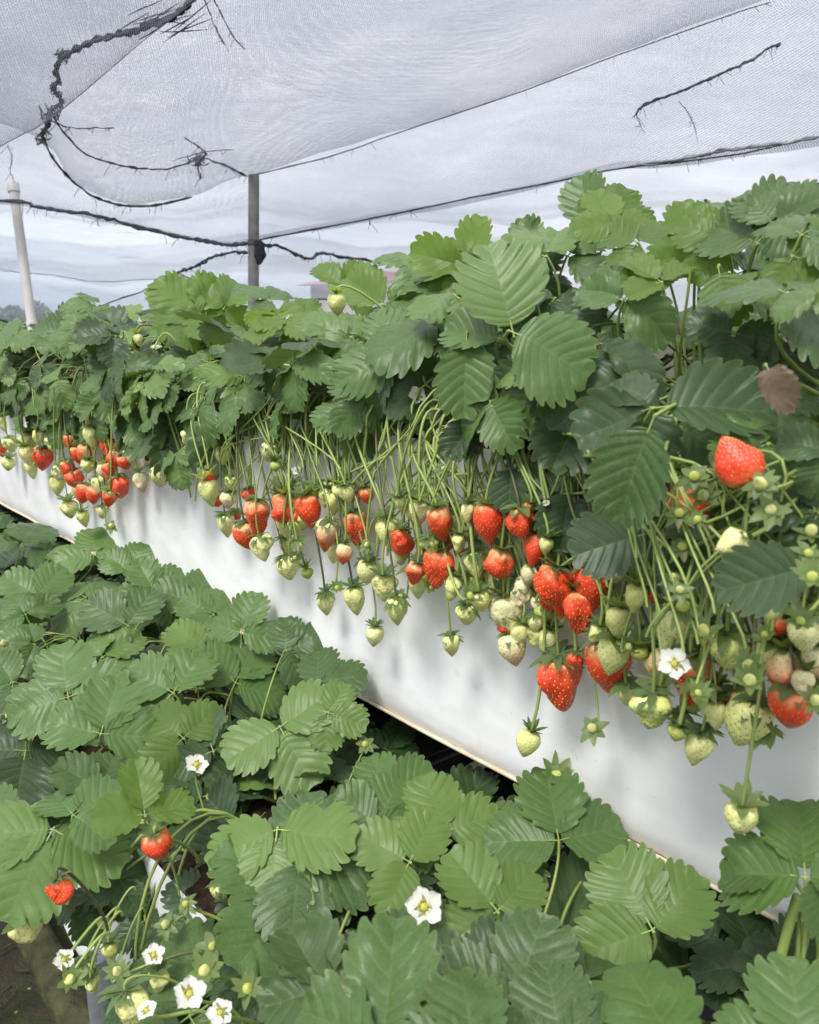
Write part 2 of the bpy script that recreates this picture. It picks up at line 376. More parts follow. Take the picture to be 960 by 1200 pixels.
# lower trough
tr_l = link('planting_trough', None, None, Matrix.Translation(W3(1, .33, GZ)))
tag(tr_l, 'low trough with torn white film edge, mostly under the front row of leaves', 'trough', 'raised troughs of the berry rows')
film('film_skirt', tr_l, .25, -.455, -.675, 7.0, -.012, .05)
mb = MB(); P = []
for j in range(10):
    P.append([W3(S0 + (S1 - S0) * i / 150, .252 + .195 * j / 9, -.458 + (0 if j in (0, 9) else .012 + .012 * noise.noise(Vector((i * .9, j * .9, 8))))) for i in range(151)])
mb.grid(P); link('substrate', mb.mesh('substrate', [M_COCO]), tr_l)
mb = MB(); mb.box(W3(S0, .275, -.60), ROW * (S1 - S0), PER * .16, Z3 * .12); link('tray', mb.mesh('tray', [M_BLACK], False), tr_l)
film('film_back', tr_l, .45, -.44, -.60, 9.0, 0, 0, (M_BLACK,), .004)
for s in (-.2, .705, 1.5, 2.4, 3.5):
    mb = MB(); mb.tube([W3(s, .222, GZ), W3(s, .222, -.60)], .0115, 14); link('post', mb.mesh('post', [M_GPIPE]), tr_l)
# black tray panels lying under the white film
dt = link('drip_tray', None, None, Matrix.Translation(W3(1, .6, -.53)))
tag(dt, 'black plastic drip panels with raised joints lying under the white film', 'drip tray')
for k in range(14):
    s = -.7 + k * .33; mb = MB()
    P = []
    for i in range(5):
        a = s + .31 * i / 4
        P.append([W3(a, p_, z_ + lowf(a, p_, 6, .004)) for p_, z_ in ((.462, -.50), (.47, -.488), (.50, -.486), (.515, -.52), (.60, -.525), (.68, -.52), (.70, -.50), (.74, -.50))])
    mb.grid(P); mb.tube([W3(s + .32, .463, -.483), W3(s + .32, .74, -.497)], .008, 8)
    link('panel', mb.mesh('panel', [M_BLACK]), dt)
mb = MB(); mb.tube([W3(S0, .545, -.50), W3(S1, .545, -.50)], .008, 8); link('hose', mb.mesh('hose', [M_BLACK]), dt)
for s in (-.55, .35, 1.25, 2.15, 3.05, 3.85):
    mb = MB(); mb.tube([W3(s, .60, GZ), W3(s, .60, -.53)], .014, 10); link('post', mb.mesh('post', [M_GPIPE]), dt)

# mossy timber kerb on the ground beside the lower row
k0 = at_z(-30, 960, GZ + .06); k1 = at_z(95, 1200, GZ + .06)
dd = (k1 - k0).normalized(); side = dd.cross(Z3).normalized()
mb = MB(); rows = []
for i in range(61):
    c = k0 - dd * 1.4 + dd * 4.2 * i / 60; r = []
    for j in range(10):
        a = 2 * math.pi * j / 10
        rr = 1 + .25 * noise.noise(Vector((i * .35, math.cos(a) * 2, math.sin(a) * 2)))
        r.append(c + side * math.cos(a) * .035 * rr + Z3 * (math.sin(a) * .04 * rr - .01))
    rows.append(r)
mb.grid(rows, loop=True); mb.add(rows[0], [tuple(range(10))]); mb.add(rows[-1], [tuple(range(9, -1, -1))])
o = link('timber_edging', mb.mesh('timber_edging', [M_KERB])); tag(o, 'mossy old timber edging lying on the dark soil beside the front row', 'edging')
# twigs and straw on the soil
for i in range(12):
    c = at_z(rnd.uniform(-20, 170), rnd.uniform(1010, 1210), GZ + .012); a = rnd.uniform(0, 6.3); l = rnd.uniform(.03, .14)
    v = Vector((math.cos(a), math.sin(a), 0)) * l
    mb = MB(); mb.tube([c - v, c + Vector((rnd.uniform(-.01, .01), rnd.uniform(-.01, .01), .012)), c + v], .0022, 5)
    o = link('twig', mb.mesh('twig', [M_KERB if i % 3 else M_THREAD]))
    tag(o, 'thin dry twig lying on the dark mossy soil', 'twig', 'dry twigs on the soil')

# ---------------------------------------------------------------- leaves
def leaflet(mb, Ln, Wd, T, rg, fold=.25, droop=.25, puff=.012, teeth=9, mi=0, wave=.03, cup=0., sub=6, tn=7):
    """local: base at 0, tip to +Y, upper side +Z"""
    sd_ = rg.uniform(0, 99); ns = teeth * sub
    for sg in (-1, 1):
        P = []; U = []
        tw = rg.uniform(.94, 1.06)
        for i in range(ns + 1):
            s = i / ns; th = math.pi * min(s * 1.0, 1)
            q = math.sin(th)
            bx = Wd * .5 * tw * (q ** (1.12 if th < math.pi / 2 else .72)); by = Ln * (.57 - .57 * abs(math.cos(th)) ** 1.0) if th < math.pi / 2 else Ln * (.57 + .43 * abs(math.cos(th)) ** .92)
            ph = (s * teeth) % 1.0
            pk = .66
            tb = math.sin(ph / pk * math.pi / 2) ** .75 if ph < pk else math.cos((ph - pk) / (1 - pk) * math.pi / 2) ** .75
            amp = Ln * .105 * min(1, max(0, (s - .14) * 6)) * (1 - .25 * s)
            if i == ns: tb, amp = 1.0, Ln * .02
            dx, dy = bx, by - Ln * .42; dl = math.hypot(dx, dy) or 1
            nx, ny = dx / dl, dy / dl
            tj = 1 + .35 * noise.noise(Vector((int(s * teeth) * 3.1, sd_, sg))); bx += (nx * .9) * amp * tj * (tb - .5); by += (ny * .9 + .35) * amp * tj * (tb - .5)
            if i == ns: bx = 0
            my = Ln * .975 * s ** 1.95; row = []; ru = []
            for j in range(tn + 1):
                u = j / tn; x = bx * u; y = my + (by - my) * (u ** 1.15)
                valley = 1 - abs(((s * teeth - pk + .5 + u * .12 * math.sin(i * .9 + sd_) ) % 1.0) - .5) * 2      # 1 on the vein
                z = -puff * valley ** 3 * (.3 + math.sin(math.pi * min(1, .05 + u * .72))) * Ln + .35 * puff * Ln * noise.noise(Vector((sg * x / Ln * 16 + sd_, y / Ln * 16, 2)))
                z *= 1.0 if .03 < s < .97 else .3
                x_ = x * math.cos(fold); z += x * math.sin(fold)
                z -= cup * (x / (Wd * .5)) ** 2 * Ln
                z -= droop * (y / Ln) ** 2 * Ln * .5
                z += wave * Ln * noise.noise(Vector((sg * x / Ln * 2.2 + sd_, y / Ln * 2.2, sd_)))
                z += wave * .5 * Ln * u * noise.noise(Vector((sg * x / Ln * 6 + sd_, y / Ln * 6, sd_ + 4)))
                row.append(T @ Vector((sg * x_, y, z))); ru.append((s * teeth, u))
            P.append(row); U.append(ru)
        if sg > 0: mb.grid([r for r in P], U, mi)
        else: mb.grid([r[::-1] for r in P], [r[::-1] for r in U], mi)
def tri_mesh(name, m, rg, spread, fold, droop, size=(1, .92), cup=0., single=False, roll=.2, teeth=9, wf=None, wave=.03):
    mb = MB()
    wf = wf or rg.uniform(.88, 1.06)
    leaflet(mb, 1.0, wf, Matrix.Translation((0, .10, 0)) @ Matrix.Rotation(rg.uniform(-.15, .05), 4, 'X'), rg, fold, droop, cup=cup, teeth=teeth, wave=wave)
    mb.tube([(0, -.03, 0), (0, .05, -.002), (0, .16, 0)], .011, 6, 1)
    if not single:
        for sg in (-1, 1):
            A = Matrix.Rotation(-sg * spread * rg.uniform(.9, 1.1), 4, 'Z') @ Matrix.Translation((0, .05, 0)) @ Matrix.Rotation(sg * roll * rg.uniform(.3, 1.3), 4, 'Y') @ Matrix.Rotation(rg.uniform(-.3, .1), 4, 'X')
            leaflet(mb, size[1], wf * size[1] * rg.uniform(.9, 1.02), A, rg, fold * rg.uniform(.6, 1.3), droop * rg.uniform(.6, 1.5), cup=cup, teeth=teeth, wave=wave)
            mb.tube([(0, 0, 0), A @ Vector((0, .10, 0))], .010, 6, 1)
    return mb.mesh(name, [m, M_STEM])
rg = random.Random(5)
LV = {}
for key, mt in (('g', M_LEAF), ('d', M_LEAFD), ('y', M_LEAFY)):
    LV[key] = [tri_mesh('trifoliate_leaf', mt, rg, rg.uniform(1.2, 1.75), rg.uniform(.02, .6), rg.uniform(-.1, .8), (1, rg.uniform(.84, .97)), rg.uniform(-.06, .16), roll=rg.uniform(-.3, .5), teeth=rg.choice((7, 8, 8, 9)), wave=rg.uniform(.05, .15)) for _ in range(9 if key == 'y' else 14)]
    LV[key + '1'] = [tri_mesh('leaf_blade', mt, rg, 1, rg.uniform(.12, .4), rg.uniform(.1, .4), single=True, teeth=rg.choice((8, 9))) for _ in range(4)]
LV['h'] = [tri_mesh('trifoliate_leaf', M_LEAF, rg, rg.uniform(1.3, 1.6), rg.uniform(.05, .22), rg.uniform(.05, .3), (1, .95), rg.uniform(0, .05), roll=rg.uniform(0, .2), teeth=rg.choice((8, 9)), wave=rg.uniform(.04, .08), wf=rg.uniform(.98, 1.1)) for _ in range(8)]
LV['b1'] = [tri_mesh('leaf_withered', M_DEAD, rg, 1, .6, .9, single=True, wave=.16)]
LV['b'] = LV['b1']
LV['w1'] = [tri_mesh('leaf_wide', M_LEAF, rg, 1, .05, .45, single=True, teeth=10, wf=1.2, wave=.07, cup=.03)]
LV['w'] = LV['w1']
for me_ in {id(x): x for v in LV.values() for x in v}.values():
    pass

# plants ------------------------------------------------------
class Plant: pass
UP, LP = [], []
UPL = {}
def make_plant(row, s, p, z):
    q = Plant(); q.s = s; q.c = W3(s, p, z); q.n = 0
    q.o = link('strawberry_plant', None, None, Matrix.Translation(q.c)); q.row = row
    q.o['category'] = 'plant'
    mb = MB(); r_ = random.Random(int(s * 1000) + row)
    mb.tube([q.c - Z3 * .045, q.c - Z3 * .02, q.c - Z3 * .006], [.011, .010, .005], 8)
    for k in range(7):
        a = r_.uniform(0, 6.28); v = Vector((math.cos(a), math.sin(a), 0))
        mb.tube(bez(q.c - Z3 * .02, q.c - Z3 * .012 + v * .006, q.c + v * .012, q.c + Z3 * r_.uniform(.0, .01) + v * .02, 4), [.002, .002, .0015, .001, .0005], 5)
    link('crown', mb.mesh('crown', [M_STEMR]), q.o); return q
US = [-.02, .15, .31, .47, .62, .78, .95, 1.13, 1.32, 1.52, 1.74, 1.98, 2.25]
LS = [-.02, .13, .28, .43, .58, .74, .91, 1.09, 1.29, 1.50, 1.73, 1.98]
for s in US: UP.append(make_plant(0, s, .585, ZT + .01))
for i, s in enumerate(LS): LP.append(make_plant(1, s, .34 + (.03 if i % 2 else -.02), -.435))
def nearest(lst, p):
    s = p.dot(ROW); return min(lst, key=lambda q: abs(q.s - s))
def frame(pos, n, yv):
    n = n.normalized(); y = (yv - n * yv.dot(n)).normalized(); x = y.cross(n)
    return Matrix(((x.x, y.x, n.x, pos.x), (x.y, y.y, n.y, pos.y), (x.z, y.z, n.z, pos.z), (0, 0, 0, 1)))
def petiole(pl, pos, back, lo, r=.0017, mt=None, name='petiole', parent=None):
    c = pl.c + Vector((rnd.uniform(-.02, .02), rnd.uniform(-.02, .02), .005))
    hz = pos - c; hz.z = 0; fr_ = .55 if pl.row else .35
    c = c + hz * fr_; pp_ = c.dot(PER); lo_, hi_ = ((.265, .43) if pl.row else (.515, .78)); c = c + PER * (min(max(pp_, lo_), hi_) - pp_); c.z = pl.c.z - .012
    d = (pos - c).length
    p1 = c + Z3 * d * .35 + (pos - c) * .1 + Vector((rnd.uniform(-1, 1), rnd.uniform(-1, 1), 0)) * d * .08
    p2 = pos - back * d * .42
    mb = MB(); pts = bez(c, p1, p2, pos, 12)
    mb.tube(pts, [r * (1.25 - .35 * i / 12) for i in range(13)], 6)
    return link(name, mb.mesh(name, [mt or M_STEM]), parent or pl.o)
def put_leaf(pl, pos, n, yv, size, key='g', var=None):
    lst = LV[key]; me = lst[var % len(lst)] if var is not None else rnd.choice(lst)
    M = frame(pos, n, yv) @ Matrix.Scale(size, 4)
    o = link('leaf', me, pl.o, M)
    if key[0] == 'b': o['label'] = 'withered brown leaf'
    y = Vector((M[0][1], M[1][1], M[2][1])).normalized()
    petiole(pl, pos - y * size * .02, (y * .45 - n.normalized() * -.75).normalized() if False else (y * .4 + n.normalized() * .75), 0, .0011 if pl.row == 0 else .0012, parent=o)
    return o
def hero(row, px, py, ang, Lpx, depth, key='g', c=.55, var=None, roll=0., t=None):
    """row 0: depth = distance across; row 1: depth = height"""
    pos = at_t(px, py, t) if t else (at_p(px, py, depth) if row == 0 else at_z(px, py, depth))
    tt = pos.dot(FWD); v = pos.normalized()
    n = (Z3 * (1 - c) - v * c + RGT * roll + Vector((rnd.uniform(-.25, .25), rnd.uniform(-.2, .2), 0)))
    n.normalize()
    a = R(ang); w0 = RGT * math.cos(a) + UPV * math.sin(a)
    k = -(w0.dot(n)) / min(v.dot(n), -.25)
    wv = (w0 + v * k).normalized()
    pr = (wv - v * wv.dot(v)).length
    size = Lpx * tt / F / max(pr, .65) / 1.08
    pl = nearest(UP if row == 0 else LP, pos)
    return put_leaf(pl, pos, n, wv, size, key, var)

# LOWER ROW: x, y, direction of the terminal leaflet, its length in the photo, height, kind, tilt to viewer
LOW = [
 (325,972,-97,92,-.385,'g',.62,0),(328,852,-60,72,-.40,'g',.6,1),(80,817,98,66,-.395,'g',.55,2),(150,733,150,55,-.385,'g',.55,3),
 (203,812,150,60,-.40,'g',.5,4),(170,955,100,64,-.385,'y',.6,5),(276,800,65,55,-.41,'g',.5,6),(352,805,25,58,-.415,'d',.55,7),
 (278,738,60,55,-.40,'d',.5,8),(45,697,150,46,-.39,'g',.5,1),(25,640,60,44,-.38,'g',.45,2),(70,655,20,40,-.40,'g',.45,5),
 (15,800,-160,50,-.41,'g',.5,6),(118,860,72,66,-.40,'g',.55,4),(30,880,-100,70,-.43,'d',.6,0),(86,955,35,60,-.42,'g',.5,3),
 (62,972,-118,92,-.43,'g',.6,8),(120,925,150,60,-.42,'g',.55,7),(352,1010,-8,95,-.40,'g',.55,2),(345,1040,-125,95,-.42,'g',.6,4),
 (370,1065,-70,90,-.43,'d',.55,5),(352,1110,-110,80,-.44,'d',.6,1),(765,1090,118,98,-.365,'g',.66,0),(583,1068,128,84,-.37,'g',.6,3),
 (600,1180,72,110,-.36,'g',.62,1),(560,1160,150,92,-.38,'d',.6,6),(800,1245,118,130,-.31,'g',.62,2),(450,1225,85,140,-.31,'g',.55,7),
 (560,1240,100,100,-.30,'g',.5,5),(945,1245,100,110,-.31,'g',.55,4),(660,1235,100,100,-.33,'g',.5,8),(522,975,110,70,-.40,'g',.5,2),(440,965,60,62,-.405,'g',.55,0),
 (455,930,30,60,-.415,'g',.5,3),(655,985,100,84,-.39,'g',.55,7),(718,975,60,80,-.40,'d',.5,6),(590,990,20,70,-.405,'g',.5,4),
 (480,1010,150,70,-.40,'g',.5,1),(420,1030,110,80,-.41,'d',.5,5),(500,1110,170,80,-.41,'d',.5,0),(690,1150,150,80,-.37,'d',.5,3),
 (445,1100,-80,80,-.43,'d',.5,2),(650,1100,-100,80,-.40,'d',.55,8),(395,870,80,40,-.45,'d',.4,3),(455,880,60,40,-.45,'d',.4,4),
 (240,760,140,50,-.395,'g',.5,0),(120,770,30,50,-.40,'g',.45,7),(40,755,170,46,-.40,'g',.45,8),(190,700,40,46,-.39,'g',.45,2),
 (215,865,140,60,-.41,'y',.5,3),(250,880,110,60,-.41,'d',.5,1),(30,720,120,40,-.39,'g',.4,4),(100,700,150,44,-.39,'g',.4,5),
 (300,1130,-100,80,-.45,'d',.55,7),(240,1070,-130,60,-.47,'d',.55,6),(180,1040,-90,60,-.49,'d',.6,5),(890,1130,110,80,-.42,'d',.4,1),
 (840,1110,60,70,-.43,'d',.4,2),(940,1160,80,80,-.40,'d',.4,3),(10,965,-140,60,-.44,'g',.5,2),(225,705,60,44,-.372,'g',.5,1),(283,742,70,50,-.368,'g',.55,3),(335,762,20,50,-.368,'g',.55,5),(372,800,10,55,-.372,'g',.55,2),(180,690,120,40,-.375,'g',.5,4),(150,668,60,36,-.375,'g',.5,6),(385,835,-20,46,-.385,'g',.55,7),(250,720,150,44,-.375,'g',.5,0),(110,650,90,34,-.378,'g',.5,2),(112,1050,-100,42,-.50,'d',.6,2),(170,1078,-80,50,-.50,'d',.6,4),(205,1105,-120,44,-.50,'d',.6,7),(140,1030,-60,40,-.47,'d',.6,9),(385,1160,120,90,-.40,'d',.5,3),
]
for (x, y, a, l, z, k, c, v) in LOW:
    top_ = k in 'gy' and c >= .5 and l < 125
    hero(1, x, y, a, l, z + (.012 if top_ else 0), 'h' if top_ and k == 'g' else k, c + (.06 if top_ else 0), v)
# leaf held high at the right edge
hero(1, 944, 1028, 95, 100, -.30, 'g', .35, 6, t=.44); hero(1, 925, 1025, 172, 78, -.30, 'g1', .3, 1, t=.45); hero(1, 960, 1030, -80, 60, -.3, 'g1', .5, 2, t=.44)

# UPPER ROW: x, y, direction, length, distance across, kind, tilt
UPR = [
 (690,268,100,62,.62,'g1',.8,0),(602,392,104,112,.46,'g1',.85,1),(598,388,-22,98,.40,'w1',.60,0),(590,398,165,75,.47,'g1',.5,2),
 (560,318,165,76,.60,'y',.6,0),(455,358,145,64,.60,'y',.65,1),(515,380,200,78,.50,'g',.5,2),(470,420,195,76,.48,'g',.6,3),
 (547,392,-92,92,.455,'g1',.75,3),(430,465,-140,48,.47,'g',.6,4),(560,490,-130,50,.46,'d',.6,5),
 (888,285,55,82,.55,'g',.6,6),(817,296,105,62,.57,'y',.6,7),(747,284,155,52,.57,'y',.4,8),(732,350,48,60,.50,'g',.5,0),
 (690,330,0,56,.52,'d',.45,1),(842,314,-78,66,.47,'g1',.75,0),(915,395,-75,64,.47,'d',.6,2),
 (768,478,6,128,.40,'d1',.55,1),(766,490,-112,126,.375,'g1',.85,2),(764,478,-160,85,.42,'d',.6,3),(790,495,-30,70,.44,'d1',.55,3),
 (900,470,-60,55,.45,'g',.6,4),(925,345,20,70,.44,'g',.5,5),(898,428,-60,50,.385,'b1',.6,0),(975,530,165,60,.40,'g',.6,6),
 (760,625,-165,85,.42,'d1',.7,0),(955,665,190,100,.37,'d1',.65,1),(835,640,-140,50,.42,'d',.6,7),(960,600,170,70,.40,'d',.6,8),
 (600,545,-95,52,.46,'d1',.8,2),(668,575,-100,56,.47,'d',.6,0),(700,590,-60,50,.47,'d',.6,3),
 (240,372,142,66,.60,'y',.65,2),(318,352,150,44,.60,'g',.4,3),(232,415,195,52,.55,'g',.5,4),(285,408,150,44,.56,'g',.5,5),
 (352,425,175,60,.52,'d',.5,6),(412,395,160,62,.54,'g',.5,7),(425,425,-100,56,.50,'d',.55,8),
 (270,478,-115,74,.50,'g',.7,0),(262,475,110,50,.52,'g1',.6,1),(212,490,190,76,.50,'d',.65,2),(300,445,-45,50,.52,'g1',.5,2),(330,480,-60,44,.50,'g1',.6,1),
 (375,480,160,50,.49,'g',.6,3),(417,480,-80,46,.48,'g',.65,4),(137,458,120,44,.52,'g',.5,5),(78,395,60,44,.58,'g',.5,6),(62,425,170,44,.55,'d1',.6,2),
 (105,395,40,46,.58,'g',.5,7),(165,380,150,46,.60,'g',.35,8),(190,365,20,40,.6,'d',.35,2),(40,410,140,40,.56,'g',.45,1),(15,440,-100,36,.54,'d',.5,0),(95,455,-120,40,.53,'y',.5,3),(213,372,130,50,.62,'y',.75,1),(262,362,60,44,.63,'y',.7,4),(545,312,165,66,.6,'y',.75,5),(720,258,70,40,.62,'y',.6,2),(905,262,30,70,.55,'g',.7,3),(850,285,150,60,.56,'y',.75,6),(930,300,-20,60,.5,'y',.6,7),(620,300,100,44,.62,'g',.7,1),(400,335,40,44,.62,'y',.7,0),
 (110,355,170,34,.60,'g',.3,4),(490,310,150,50,.64,'g',.4,5),(520,345,30,60,.58,'g',.5,6),(640,300,170,70,.55,'g',.5,7),(650,350,-130,60,.50,'d',.5,8),
 (700,400,-110,70,.46,'d',.6,2),(880,330,-150,60,.48,'y',.45,3),(940,275,30,60,.50,'g',.4,4),(775,330,150,50,.52,'y',.4,5),(860,390,-100,50,.46,'d',.6,6),
 (665,300,45,60,.58,'g',.5,3),(720,260,120,44,.58,'y',.4,7),(610,330,60,55,.56,'g',.5,1),(960,340,200,50,.42,'g',.5,2),(835,250,30,50,.60,'g',.4,0),
 (380,440,-120,50,.50,'g',.6,1),(490,455,-70,50,.48,'d',.6,3),(160,440,-30,40,.53,'g',.5,4),(130,420,150,40,.55,'g',.45,6),(30,465,-60,36,.53,'g',.5,7),
 (200,430,-150,44,.53,'d',.55,8),(900,520,-160,60,.42,'g',.6,1),(690,470,-120,70,.46,'d',.6,5),(640,430,-60,60,.47,'d',.6,0),
 (180,470,-80,40,.51,'d',.6,5),(60,470,-110,36,.52,'d',.6,3),
]
for (x, y, a, l, p_, k, c, v) in UPR: hero(0, x, y, a, l, p_, k, c, v)

# filling leaves, lower in the canopy
def hsurf(s, p): return -.412 - 1.0 * (p - .36) ** 2 + .02 * noise.noise(Vector((s * 7, p * 7, 0)))
for q in LP:
    nf = 46
    for i in range(nf):
        s = q.s + rnd.uniform(-.11, .11); p_ = rnd.uniform(.20, .49 if q.s < .6 else .515)
        if .48 < q.s < .8: p_ = max(p_, .31)
        if q.s > .6 and i < 11: p_ = rnd.uniform(.44, .515)
        pos = W3(s, p_, hsurf(s, p_) - .032 + rnd.uniform(-.04, .012))
        out_ = (pos - q.c); out_.z = 0
        yv = (out_.normalized() if out_.length > .01 else ROW) + Vector((rnd.uniform(-.7, .7), rnd.uniform(-.7, .7), 0))
        n = Z3 + Vector((rnd.uniform(-.45, .45), rnd.uniform(-.8, .2), 0)) + (PER * -.7 if p_ < .27 else Vector())
        put_leaf(q, pos, n, yv, rnd.uniform(.05, .076), rnd.choice('gddddd'))  # mostly the green with canopy shade painted in
def utop(s): return max(-.015, .062 - .05 * s)
for q in UP:
    for i in range(18):
        s = q.s + rnd.uniform(-.12, .12); p_ = rnd.uniform(.47 if q.s > .55 else .54, .80); top = utop(s)
        z = ZT + .02 + (top - ZT - .03) * rnd.random() ** .7
        pos = W3(s, p_, z); out_ = (pos - q.c); out_.z = 0
        yv = (out_.normalized() if out_.length > .01 else ROW) + Vector((rnd.uniform(-.8, .8), rnd.uniform(-.8, .8), rnd.uniform(-.3, .5)))
        n = Z3 * .8 + Vector((rnd.uniform(-.5, .5), rnd.uniform(-.8, .3), 0))
        put_leaf(q, pos, n, yv, rnd.uniform(.04, .062), rnd.choice('gggyy' if z > -.01 else 'gggddd'))  # high leaves may take the painted backlight, low ones the painted shade
    for i in range(3 if .3 < q.s < .85 else 6 if q.s < .9 else 12):     # leaves draping over the film
        s = q.s + rnd.uniform(-.1, .1); z = rnd.uniform(ZT - (.025 if q.s < .9 else .065), ZT + .05)
        if .32 < s < .82: z += .03
        pos = W3(s, rnd.uniform(.45, .50), z)
        yv = -Z3 + ROW * rnd.uniform(-1, 1) - PER * .4
        put_leaf(q, pos, Z3 * .5 - PER + ROW * rnd.uniform(-.5, .5), yv, rnd.uniform(.036, .05), rnd.choice('ggdg'))

# ---------------------------------------------------------------- fruit
def fib(n, rg):
    g = math.pi * (3 - math.sqrt(5)); out = []
    for i in range(n): out.append(((i + .5) / n, (i * g + rg.uniform(-.08, .08)) % (2 * math.pi)))
    return out
def prof(h, e, w): return w * max(0.0, math.sin(math.pi * h ** e)) ** .72
def berry_mesh(kind, e, ln, nseed, lump, rg, wedge=1.0, smin=1.0):
    """unit width, hangs to -Z from the origin; UV.y runs from calyx to tip"""
    nh, na = 44, 52; sdx = rg.uniform(0, 50)
    def pt(h, a, off=0.):
        r = prof(h, e, .5 - off)
        x = math.cos(a) * r; y = math.sin(a) * r * wedge; z = -ln * (h ** 1.0) + .06 * math.sin(math.pi * min(1, h * 4)) * (1 if h < .25 else 0)
        k = 1 + lump * noise.noise(Vector((x * 2.4 + sdx, y * 2.4, z * 2))) + lump * .12 * noise.noise(Vector((x * 6 + sdx, y * 6, z * 6)))
        return Vector((x * k, y * k, z + off * .0))
    seeds = []
    for hs, a in fib(nseed, rg):
        h = .05 + .92 * hs ** .92
        seeds.append((h, a))
    SP = np.array([pt(h, a)[:] for h, a in seeds]); dm = 0.5 / math.sqrt(nseed) * 1.35
    P = []; U = []
    for i in range(nh + 1):
        h = (i / nh); h = .5 - .5 * math.cos(math.pi * h); r = []; u = []
        for j in range(na):
            a = 2 * math.pi * j / na; v = pt(h, a); dd_ = np.sqrt(((SP - np.array(v[:])) ** 2).sum(1).min())
            k = math.exp(-(dd_ / (dm * .55)) ** 2) * dm * .5
            c = Vector((0, 0, v.z * .8 - .1)); v = v - (v - c).normalized() * k
            r.append(v); u.append((j / na, h))
        P.append(r); U.append(u)
    mb = MB(); mb.grid(P[::-1], U[::-1], 0, loop=True)
    for (h, a) in seeds:
        c = pt(h, a); c2 = pt(min(1, h + .01), a); o_ = Vector((0, 0, c.z * .8 - .1)); nrm = (c - o_).normalized()
        d = (c2 - c); d = (d - nrm * d.dot(nrm)); d = d.normalized() if d.length > 1e-7 else nrm.orthogonal().normalized(); b = nrm.cross(d)
        c = c - nrm * dm * .30; l, w_ = dm * .38 * smin, dm * .21 * smin
        mb.add([c + d * l, c + b * w_, c - d * l, c - b * w_, c + nrm * w_ * 1.3], [(4, 0, 1), (4, 1, 2), (4, 2, 3), (4, 3, 0)], None, 1)
    return mb.mesh('berry_' + kind, [BM[kind], SM[kind]])
rg = random.Random(3)
BV = {}
for kind in BM:
    BV[kind] = []
    if kind == 'green': sh = [(.62, .85, 60, .05, 1, 1.), (.7, 1.0, 60, .05, 1, 1.)]
    elif kind in ('ripe', 'half'): sh = [(.62, 1.15, 180, .14, .92, 1.5), (.55, 1.35, 190, .2, .9, 1.5), (.68, 1.0, 160, .3, 1, 1.5), (.58, 1.2, 170, .4, .8, 1.5), (.76, 1.05, 160, .4, .9, 1.5)]
    else: sh = [(.60, 1.2, 130, .1, 1, 1.3), (.56, 1.4, 140, .16, .95, 1.3), (.66, 1.1, 120, .2, 1, 1.3), (.60, 1.25, 120, .5, .8, 1.3)]
    for (e, ln, ns, lu, we, sm) in sh: BV[kind].append(berry_mesh(kind, e, ln, ns, lu, rg, we, sm))
def calyx_mesh(rg, lift, n=11, m=None, ln=.55, wd=.2):
    mb = MB()
    for k in range(n):
        a = 2 * math.pi * k / n + rg.uniform(-.15, .15); l = ln * rg.uniform(.75, 1.2); w_ = wd * rg.uniform(.8, 1.15); lf = lift + rg.uniform(-.35, .35); cv = rg.uniform(.2, 1.2) * (1 if lift < .3 else -.3)
        rows = []; U = []
        for i in range(7):
            u = i / 6; rr = .03 + l * u; z = .02 + (.01 if k % 2 else 0) + math.sin(lf) * l * u - cv * .35 * l * u * u
            hw = w_ * .5 * (math.sin(math.pi * min(1, .25 + u * .75)) ** .8) * (1 if u < 1 else 0) + .004
            row = []; uu = []
            for j in (-1, 0, 1):
                x = rr * math.cos(lf * .6); row.append(Vector((math.cos(a) * x - math.sin(a) * hw * j, math.sin(a) * x + math.cos(a) * hw * j, z + abs(j) * hw * .35))); uu.append((.3, abs(j) * .8))
            rows.append(row); U.append(uu)
        mb.grid(rows, U)
    mb.ball((0, 0, .02), .07, 8, 5, 0, (1, 1, .5))
    return mb.mesh('calyx', [m or M_SEPAL])
CV = [calyx_mesh(rg, l, rg.choice((10, 11, 12))) for l in (-.15, .1, .35, .7, .0, .5)]
CVY = [calyx_mesh(rg, l, n_, M_SEPALY, .68, w_) for l, n_, w_ in ((.2, 8, .32), (.5, 9, .3), (.0, 7, .36), (.8, 9, .3))]
def zframe(pos, up, spin=None):
    up = up.normalized(); q = up.to_track_quat('Z', 'Y').to_matrix().to_4x4()
    return Matrix.Translation(pos) @ q @ Matrix.Rotation(rnd.uniform(0, 6.28) if spin is None else spin, 4, 'Z')
NAMES = {'ripe': 'ripe red berry', 'half': 'half ripe berry, pale near its leaves', 'blush': 'pale berry with a pink blush', 'pale': 'unripe cream-green berry', 'green': 'tiny green berry'}
